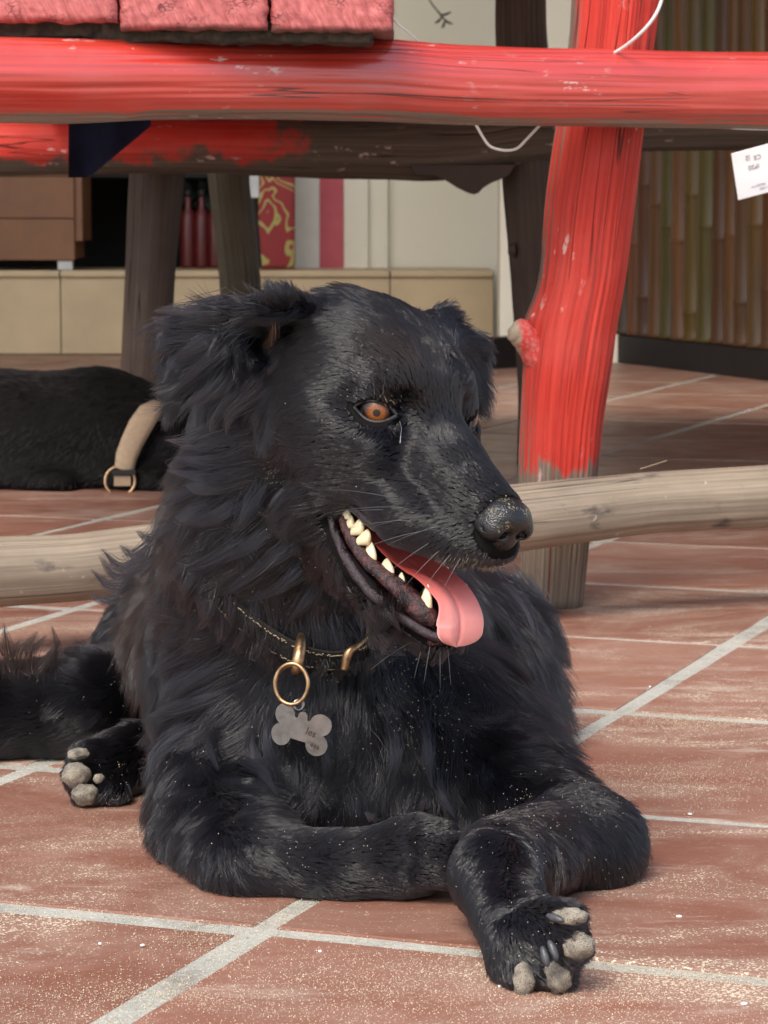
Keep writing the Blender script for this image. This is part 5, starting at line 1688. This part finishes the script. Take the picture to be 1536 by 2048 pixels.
# tear below the inner corner of the eye
ta = [hp(*q) for q in ((796, 850, -2.35), (800, 866, -2.3), (799, 880, -2.3), (800, 888, -2.3))]
tr_pts = []
for (x, y) in ((793, 842), (799, 858), (799, 874), (800, 888)):
    h = DBVH.ray_cast(Vector(EYE.tolist()), V(ray(x, y)).normalized())
    if h[0] is not None: tr_pts.append(np.array(h[0]) + np.array(h[1]) * .0022)
M['tear'] = simple("tear_film", (.20, .21, .24), .08, bump=0)
if len(tr_pts) == 4: rope("tear", tr_pts, [.0002, .00015, .0002, .0004], M['tear'], dog, 24, 8)

# long locks that stand out from the coat
def locks(specs, name, parent, bvh, mat, seed=12, per=80, spread=.0048, rad=.00016, warm=.0):
    r = np.random.default_rng(seed); S = []; W = []
    for sp_ in specs:
        path = sp_[0]; off = sp_[1] if len(sp_) > 1 else .010; wscale = sp_[2] if len(sp_) > 2 else 1.0
        pts = []; Yl_ = None; nprev = np.array([0, -1.0, 0])
        for q, (x, y) in enumerate(path):
            h = bvh.ray_cast(Vector(EYE.tolist()), V(ray(x, y)).normalized())
            if h[0] is not None and (Yl_ is None or h[0].y < Yl_ + .05):
                nprev = np.array(h[1]); c = np.array(h[0]) + nprev * (off * (.0 if q == 0 else 1.0)); Yl_ = c[1]
            elif Yl_ is not None:
                c = P(x, y, Yl_)
            else:
                c = None
                for st_p in range(1, 30):
                    x2 = x + (8 * st_p if x < 640 else -8 * st_p)
                    h = bvh.ray_cast(Vector(EYE.tolist()), V(ray(x2, y)).normalized())
                    if h[0] is not None: Yl_ = h[0].y; c = P(x, y, Yl_); break
                if c is None: continue
            pts.append(c)
        if len(pts) < 3: continue
        Cn = catmull(pts, 9)
        n = int(per * wscale)
        for _ in range(n):
            o3 = r.normal(0, 1, 3) * spread * wscale ** .5
            k = 9; t = np.linspace(0, 1, k)
            fan = 1 - t ** .8 * r.uniform(.80, .99)
            end = r.uniform(.78, 1.04)
            tt = t * min(end, 1.0)
            Ci = np.stack([np.interp(tt, t, Cn[:, a]) for a in range(3)], 1)
            w1 = r.normal(0, 1, 3) * .0016
            S.append(Ci + o3 * fan[:, None] + w1 * np.sin(t * 3.0)[:, None]); W.append(r.random() * .2 + warm)
    S = np.array(S); S[:, 1:, 2] = np.maximum(S[:, 1:, 2], .001)
    return hair_object(name, parent, S, np.full(len(S), rad) * r.uniform(.7, 1.2, len(S)), mat, np.array(W), .15)
LK = [
 ([(310, 1105), (245, 1135), (203, 1098)], .012), ([(290, 1130), (232, 1150), (198, 1112)], .012), ([(275, 1160), (222, 1172), (182, 1140)], .010), ([(340, 1050), (305, 1078), (272, 1062)], .010), ([(255, 1190), (210, 1200), (178, 1188)], .01), ([(320, 1085), (272, 1112), (240, 1090)], .01),
 ([(520, 862), (470, 880), (412, 902)], .013, 1.3), ([(525, 890), (468, 915), (396, 928)], .015, 1.3), ([(522, 922), (458, 948), (378, 952)], .014, 1.3), ([(515, 950), (450, 974), (368, 968)], .014, 1.2), ([(525, 980), (505, 1030), (482, 1058)], .013, 1.2), ([(535, 955), (518, 1010), (500, 1052)], .013, 1.2), ([(500, 990), (455, 1030), (400, 1048)], .013, 1.2), ([(470, 1000), (410, 1030), (350, 1035)], .012),
 ([(450, 900), (395, 935), (335, 930)], .012), ([(430, 960), (380, 1000), (325, 1002)], .012), ([(440, 860), (380, 880), (330, 880)], .012), ([(430, 1010), (370, 1060), (318, 1072)], .012),
 ([(520, 765), (475, 825), (455, 885)], .013), ([(500, 760), (445, 815), (426, 872)], .013), ([(475, 755), (422, 800), (398, 862)], .013), ([(545, 775), (505, 820), (482, 872)], .012), ([(450, 770), (400, 820), (372, 870)], .012),
 ([(480, 690), (425, 755), (358, 822)], .008, 1.2), ([(455, 680), (400, 725), (350, 795)], .007), ([(430, 640), (365, 648), (302, 636)], .007), ([(450, 618), (375, 618), (308, 622)], .006), ([(410, 668), (350, 680), (310, 702)], .007), ([(420, 700), (368, 730), (330, 762)], .007), ([(470, 650), (400, 690), (345, 730)], .007),
 ([(600, 1075), (545, 1105), (482, 1152)], .012), ([(620, 1115), (570, 1150), (502, 1184)], .012), ([(565, 1045), (505, 1088), (440, 1120)], .012), ([(640, 1150), (600, 1190), (560, 1235)], .011), ([(560, 1100), (490, 1150), (420, 1180)], .013), ([(530, 1060), (450, 1110), (385, 1130)], .013),
 ([(470, 1145), (482, 1200), (505, 1262)], .013), ([(450, 1160), (475, 1225), (480, 1290)], .014), ([(520, 1200), (540, 1250), (535, 1320)], .014), ([(590, 1230), (600, 1260), (580, 1300)], .012), ([(630, 1240), (640, 1290), (625, 1350)], .013), ([(690, 1250), (690, 1290), (672, 1340)], .013), ([(660, 1260), (680, 1300), (700, 1350)], .013), ([(790, 1230), (800, 1265), (812, 1310)], .012), ([(735, 1240), (742, 1280), (725, 1330)], .012), ([(540, 1190), (556, 1255), (566, 1305)], .013), ([(650, 1225), (662, 1285), (668, 1345)], .013), ([(505, 1170), (520, 1225), (522, 1290)], .014), ([(620, 1215), (630, 1268), (642, 1335)], .013), ([(425, 1130), (440, 1190), (460, 1250)], .014), ([(570, 1210), (585, 1262), (590, 1300)], .012), ([(700, 1235), (712, 1285), (720, 1340)], .012), ([(760, 1225), (772, 1262), (768, 1305)], .012),
 ([(430, 1285), (365, 1335), (300, 1352)], .014), ([(455, 1325), (385, 1380), (318, 1402)], .014), ([(485, 1360), (405, 1425), (335, 1440)], .014), ([(420, 1400), (350, 1450), (312, 1500)], .014), ([(400, 1450), (350, 1520), (330, 1580)], .013), ([(500, 1300), (430, 1350), (370, 1420)], .015),
 ([(450, 1450), (430, 1520), (445, 1590)], .016), ([(520, 1440), (510, 1520), (530, 1610)], .017), ([(560, 1400), (545, 1490), (585, 1575)], .016), ([(640, 1540), (628, 1610), (640, 1668)], .016), ([(750, 1540), (744, 1605), (752, 1668)], .016), ([(700, 1560), (705, 1610), (690, 1650)], .016), ([(590, 1500), (600, 1570), (625, 1640)], .016), ([(820, 1540), (835, 1595), (850, 1640)], .016), ([(880, 1520), (905, 1580), (945, 1630)], .014), ([(480, 1530), (500, 1590), (540, 1640)], .016), ([(660, 1420), (650, 1500), (660, 1580)], .017), ([(770, 1430), (775, 1510), (760, 1590)], .017), ([(840, 1420), (850, 1500), (880, 1570)], .016)]
locks(LK, "long_locks", dog, DBVH, M['sheen_fur'], 12, 75, .0040, .00018)
_r = np.random.default_rng(77)
CK = []
cpx = catmull([(x, y, 0) for x, y, _ in cfront], 200)
for q in range(46):
    c = cpx[_r.integers(0, 199)]
    dx = (c[0] - 640) / 400.0
    s0 = _r.uniform(28, 70); s1 = _r.uniform(4, 46)
    CK.append(([(c[0] + _r.normal(0, 8) - dx * s0 * .4, c[1] - s0), (c[0] + _r.normal(0, 6), c[1] - 4), (c[0] + _r.normal(0, 9) + dx * s1 * .8, c[1] + s1)], _r.uniform(.010, .020)))
locks(CK, "ruff_hair", dog, DBVH, M['fur'], 31, 60, .0038, .00016, .05)
LK2 = [([(25, 1350), (14, 1300), (8, 1246)], .004), ([(62, 1352), (66, 1305), (92, 1270)], .004), ([(92, 1350), (114, 1305), (104, 1252)], .004), ([(45, 1352), (50, 1300), (78, 1262)], .004), ([(75, 1354), (98, 1315), (120, 1282)], .004), ([(5, 1352), (-12, 1300), (-8, 1260)], .004), ([(35, 1352), (24, 1318), (40, 1280)], .004)]
locks(LK2, "leg_feathering", dog, DBVH, M['fur'], 14, 60, .0040, .00017, .35)
LK3 = [([(1040, 1170), (1098, 1235), (1135, 1325)], .006), ([(1040, 1240), (1100, 1325), (1122, 1425)], .008), ([(1030, 1290), (1095, 1395), (1128, 1476)], .008), ([(1030, 1340), (1078, 1410), (1094, 1482)], .008), ([(1050, 1210), (1112, 1272), (1142, 1332)], .006), ([(1000, 1200), (1062, 1300), (1092, 1392)], .01),
 ([(990, 1250), (1040, 1340), (1062, 1425)], .01), ([(1010, 1160), (1062, 1230), (1100, 1310)], .008), ([(1020, 1310), (1060, 1400), (1108, 1455)], .008), ([(980, 1170), (1030, 1260), (1050, 1350)], .01), ([(1040, 1360), (1085, 1420), (1112, 1440)], .006)]
locks(LK3, "flank_feathering", dog, DBVH, M['sheen_fur'], 15, 130, .0060, .00017, .0)

# sand caught in the coat
def grains(name, centres, sizes, mat, parent, seed=5):
    r = np.random.default_rng(seed)
    base = np.array([(1, 0, -.5), (-.5, .87, -.5), (-.5, -.87, -.5), (0, 0, 1.0), (.5, .5, .3)])
    fc = np.array([(0, 1, 3), (1, 2, 3), (2, 0, 3), (0, 2, 1), (0, 1, 4), (1, 3, 4), (3, 0, 4)])
    n = len(centres)
    Vv = np.zeros((n, 5, 3))
    q = r.normal(size=(n, 3, 3))
    for i in range(n):
        Qm, _ = np.linalg.qr(q[i])
        Vv[i] = base @ Qm * sizes[i] + centres[i]
    Ff = (fc[None] + (np.arange(n) * 5)[:, None, None]).reshape(-1, 3)
    o = np_mesh(name, Vv.reshape(-1, 3), Ff, mat, parent, False)
    o["kind"] = "stuff"
    return o
M['sand'] = simple("sand_grain", (.56, .46, .33), .7, var=.35, scale=900, bump=0)
pc, psz = [], []
rs = np.random.default_rng(9)
for (x, y, sx, sy, n, off) in ((553, 930, 9, 16, 60, .010), (560, 960, 12, 26, 30, .010), (500, 1255, 30, 14, 130, .010), (600, 1305, 40, 10, 120, .010), (680, 1325, 22, 14, 120, .010), (745, 1295, 30, 14, 110, .010), (820, 1440, 26, 34, 80, .016), (1050, 1600, 26, 20, 50, .007), (640, 1120, 60, 40, 60, .012), (520, 1220, 50, 30, 110, .012), (650, 1310, 60, 22, 160, .012), (750, 1290, 40, 28, 140, .012), (820, 1400, 60, 60, 150, .016), (890, 1470, 40, 70, 100, .014), (600, 1500, 160, 90, 40, .016),
                              (1090, 1630, 60, 45, 130, .007), (1130, 1730, 60, 25, 60, .007), (1000, 1760, 50, 60, 60, .006), (480, 1700, 90, 40, 90, .008), (700, 1720, 120, 40, 110, .006), (380, 1560, 50, 70, 60, .012), (150, 1420, 110, 50, 60, .008), (270, 1250, 50, 60, 70, .014),
                              (1060, 1890, 50, 50, 90, .006), (230, 1560, 25, 35, 60, .006), (1020, 1010, 25, 12, 40, .002), (700, 860, 130, 120, 60, .006), (1180, 1600, 70, 50, 60, .007), (760, 1560, 90, 70, 60, .016), (430, 1120, 60, 80, 60, .014)):
    for _ in range(n):
        h = DBVH.ray_cast(Vector(EYE.tolist()), V(ray(rs.normal(x, sx), rs.normal(y, sy))).normalized())
        if h[0] is None or rs.random() < .5: continue
        toC = unit(EYE - np.array(h[0]))
        pc.append(np.array(h[0]) + np.array(h[1]) * off * .55 + toC * off * .35); psz.append(rs.uniform(.00018, .00040))
grains("sand_in_coat", np.array(pc), np.array(psz), M['sand'], dog)
# ================================================================== sand on the floor
rs = np.random.default_rng(21)
fc_, fs_ = [], []
def fl(x, y, s):
    if y < 1010: return
    p = G(x, y, 0.0)
    fc_.append(p + np.array([0, 0, s * .35])); fs_.append(s)
for _ in range(60000):
    x, y = rs.uniform(-60, 1600), 1180 + 900 * rs.random() ** .75
    g = G(x, y)
    nz = noise.noise(Vector((g[0] * 5.0, g[1] * 11.0, 1.3))) + .6 * noise.noise(Vector((g[0] * 16, g[1] * 30, 4)))
    if nz + .28 * (y - 1500) / 500 < rs.uniform(-.35, .75): continue
    fl(x, y, rs.uniform(.00022, .00050))
for (x, y, sx, sy, n) in ((1370, 1438, 60, 10, 2200), (1400, 1730, 70, 22, 2600), (1330, 1560, 110, 22, 1800), (1290, 1810, 60, 30, 900), (1400, 1960, 100, 16, 700), (120, 1640, 100, 14, 1500), (210, 1670, 90, 18, 1500), (300, 1735, 60, 10, 900),
                         (80, 1790, 50, 8, 350), (420, 1880, 60, 16, 450), (360, 1990, 90, 14, 800), (760, 1980, 120, 22, 900), (1210, 1130, 30, 9, 350), (660, 1840, 120, 14, 500), (1480, 1360, 60, 30, 500), (1100, 2010, 110, 18, 700), (960, 1860, 30, 40, 250), (60, 1700, 60, 40, 800)):
    for _ in range(n): fl(rs.normal(x, sx), rs.normal(y, sy), rs.uniform(.0002, .00045))
sand = grains("sand", np.array(fc_), np.array(fs_), M['sand'], None, 3)
tag(sand, "pale sand scattered over the terracotta tiles", "sand", kind="stuff")
pb = []
for (x, y, s) in ((1488, 2010, 7), (1358, 1835, 7), (285, 1893, 5), (1380, 1630, 6), (200, 1890, 4), (1000, 1975, 4), (640, 1905, 4), (1300, 1375, 4)):
    c = G(x, y)
    o = blob("shell_chip", c + np.array([0, 0, .0007]), (s * .00026, s * .0002, .0008), (0, 0, 1), M['white_plastic'], None, .3)
    pb.append(o)
labs = ["tiny white shell chip near the bottom right corner", "tiny white shell chip right of the front paw", "small white chip on the tile below the left elbow", "small white chip right of the folded elbow on the floor",
        "smaller white chip at the left of the near tile", "tiny white chip below the front paw", "tiny pale chip below the long forearm", "tiny white chip by the diagonal grout line"]
for o, l in zip(pb, labs): tag(o, l, "shell chip", "white shell chips on the tiles")

# ================================================================== second dog, lying behind
M['dull_fur'] = mat_fur("dull_black_fur", (.0020, .0020, .0021), (.003, .003, .003), .40, 0.0)
M['dull_fur'].node_tree.nodes['Principled Hair BSDF'].inputs['IOR'].default_value = 1.38
X2, Y2, Z2 = np.arange(-.95, .12, .011), np.arange(3.78, 4.42, .011), np.arange(-.006, .30, .010)
F2 = Field(X2, Y2, Z2)
F2.ell(P(60, 875, 4.10), (.27, .15, .095), k=.04)
F2.ell(P(-180, 870, 4.14), (.20, .16, .100), k=.05)
F2.caps(P(200, 860, 4.07), P(345, 905, 4.02), .085, .065, .04)
F2.ell(P(430, 935, 4.02), (.075, .06, .050), k=.03)
F2.caps(P(470, 945, 4.0), P(560, 965, 3.98), .036, .025, .02)
F2.caps(P(130, 950, 4.0), P(330, 975, 3.93), .035, .025, .03)
F2.caps(P(-100, 955, 4.0), P(120, 978, 3.93), .04, .024, .03)
F2.ell(P(405, 880, 4.08), (.02, .03, .05), k=.02)
F2.D = np.maximum(F2.D, (.0015 - Z2)[None, None, :].astype(np.float32))
V2, FF2 = surface_nets(X2, Y2, Z2, F2.D)
dog2 = empty("dog", (-.45, 4.05, 0))
tag(dog2, "black dog lying asleep in the shade under the bench, seen behind the front dog", "dog")
np_mesh("body", V2, FF2, M['skin'], dog2)
G2 = [(30, 740, -1, .1, 1.3, .14, .3), (150, 770, -.8, .3, 1.3, .14, .3), (250, 800, -.7, .4, 1.3, .14, .3), (100, 850, -.7, .7, 1.2, .12, .3), (200, 880, -.4, .9, 1.2, .12, .3), (60, 950, -.4, .8, 1.2, .12, .3), (280, 900, -.3, .9, 1.2, .12, .3), (250, 970, -.8, .2, 1.4, .15, .3)]
keep2 = np.ones(len(V2))
make_fur("fur", dog2, V2, FF2, keep2, G2, 42000, 8, .00028, M['dull_fur'], back_keep=.25)
bv2 = BVHTree.FromPolygons([tuple(v) for v in V2.tolist()], [tuple(f) for f in FF2.tolist()])
def on2(px, py, off=.012):
    h = bv2.ray_cast(Vector(EYE.tolist()), V(ray(px, py)).normalized())
    if h[0] is None: return P(px, py, 3.98)
    return np.array(h[0]) + unit(EYE - np.array(h[0])) * off
col2 = empty("dog_collar", on2(260, 900)); tag(col2, "worn tan leather collar strap with a metal ring on the dog behind", "collar")
spx = [(316, 806, 9), (300, 822, 20), (282, 850, 22), (264, 885, 20), (252, 915, 19), (247, 942, 17)]
vt = []
base_y = [on2(x, y, .018)[1] for x, y, w in spx]
for k, (x, y, w) in enumerate(spx):
    for dx in (-1, -.5, 0, .5, 1):
        c = P(x + dx * w, y + dx * w * .35, min(base_y[k], 3.99) - .004 * (1 - dx * dx))
        vt.append(c)
fcs = [(i * 5 + j, i * 5 + j + 1, (i + 1) * 5 + j + 1, (i + 1) * 5 + j) for i in range(len(spx) - 1) for j in range(4)]
so = mesh_np("strap", vt, fcs, M['tan_strap'], col2)
md = so.modifiers.new("thickness", 'SOLIDIFY'); md.thickness = .003
ylow = min(base_y[-1], 3.99)
box("keeper", P(224, 950, ylow - .006) * 1, P(272, 938, ylow + .006), M['black_board'], col2)
box("strap_fold", P(228, 972, ylow - .003), P(262, 951, ylow + .003), M['tan_strap'], col2)
ring_mesh("metal_ring", P(240, 962, ylow - .004), .0205, .0022, (.1, -1, .3), M['brass'], col2, 1.0)

# knobbly branch stub on the red leg
def mat_stub():
    m = Mat("stub_paint")
    o = m.co("Position")
    x = m.sep(o)[0]
    e = m.math('ADD', x, m.math('MULTIPLY', m.math('SUBTRACT', m.noise(o, 90, 4), .5), .016))
    k = m.ramp(m.math('MULTIPLY', e, 5.0), [(.648, 0.0), (.672, 1.0)])
    c = m.mix(k, (.34, .27, .19), m.mix(m.ramp(m.noise(o, 260, 4), [(.4, 0.0), (.7, .8)]), (.55, .035, .028), (.62, .22, .19)))
    m.p(Base_Color=c, Roughness=.6, Normal=m.bump(m.noise(o, 160, 5), .5, .003))
    return m.m
M['stub'] = mat_stub()
Ys = 2.785
rope("branch_stub", [P(1100, 740, Ys), P(1078, 712, Ys), P(1058, 685, Ys - .004), P(1043, 668, Ys - .008), P(1032, 657, Ys - .010), P(1024, 650, Ys - .010)], [.016, .0155, .0145, .0135, .0125, .0065], M['stub'], platform, 40, 24, .12)

# dried twig hanging on the wall and a dark potted leaf cluster in the recess
tw = empty("dried_twig", P(880, 30, 7.5)); tag(tw, "small dried twig hanging on the cream wall above the front rail", "twig")
rope("stem", [P(850, -20, 7.55), P(862, 5, 7.55), P(880, 28, 7.55), P(893, 44, 7.55)], [.002, .002, .0025, .002], M['moss'], tw, 16, 6)
for (x, y, x2, y2) in ((880, 30, 902, 24), (884, 34, 870, 46), (888, 38, 905, 48), (890, 42, 884, 56)):
    rope("side_twig", [P(x, y, 7.55), P((x + x2) / 2, (y + y2) / 2 + 2, 7.54), P(x2, y2, 7.53)], [.002, .0035, .0015], M['moss'], tw, 10, 6)
lf = empty("leafy_plant", P(400, 380, 7.9)); tag(lf, "dark green leafy plant in the recess between the two back legs", "plant")
rl = random.Random(4)
for k in range(26):
    c = P(rl.uniform(352, 440), rl.uniform(345, 408), rl.uniform(7.88, 7.96)); a = rl.uniform(0, 6.28); L_f = rl.uniform(.03, .05)
    d = np.array([math.cos(a), rl.uniform(-.4, .4), math.sin(a)]); w = unit(np.cross(d, (0, 1, .3))) * L_f * .28
    vs = [c - d * L_f * .5, c - w + np.array([0, -.004, 0]), c + d * L_f * .5, c + w + np.array([0, -.004, 0]), c + np.array([0, -.008, 0])]
    mesh_np("leaf", vs, [(0, 1, 4), (1, 2, 4), (2, 3, 4), (3, 0, 4)], M['leaf'], lf, False)
rope("stem", [P(396, 470, 7.93), P(398, 420, 7.93), P(400, 380, 7.92), P(404, 350, 7.92)], [.005, .004, .003, .002], M['leaf'], lf, 12, 6)
# straw on the lower rail
tag(tube("straw", [P(1280, 938, 2.735), P(1306, 930, 2.735), P(1334, 921, 2.74)], .0005, M['tan_hair']), "thin dry straw lying on top of the grey lower rail", "straw")
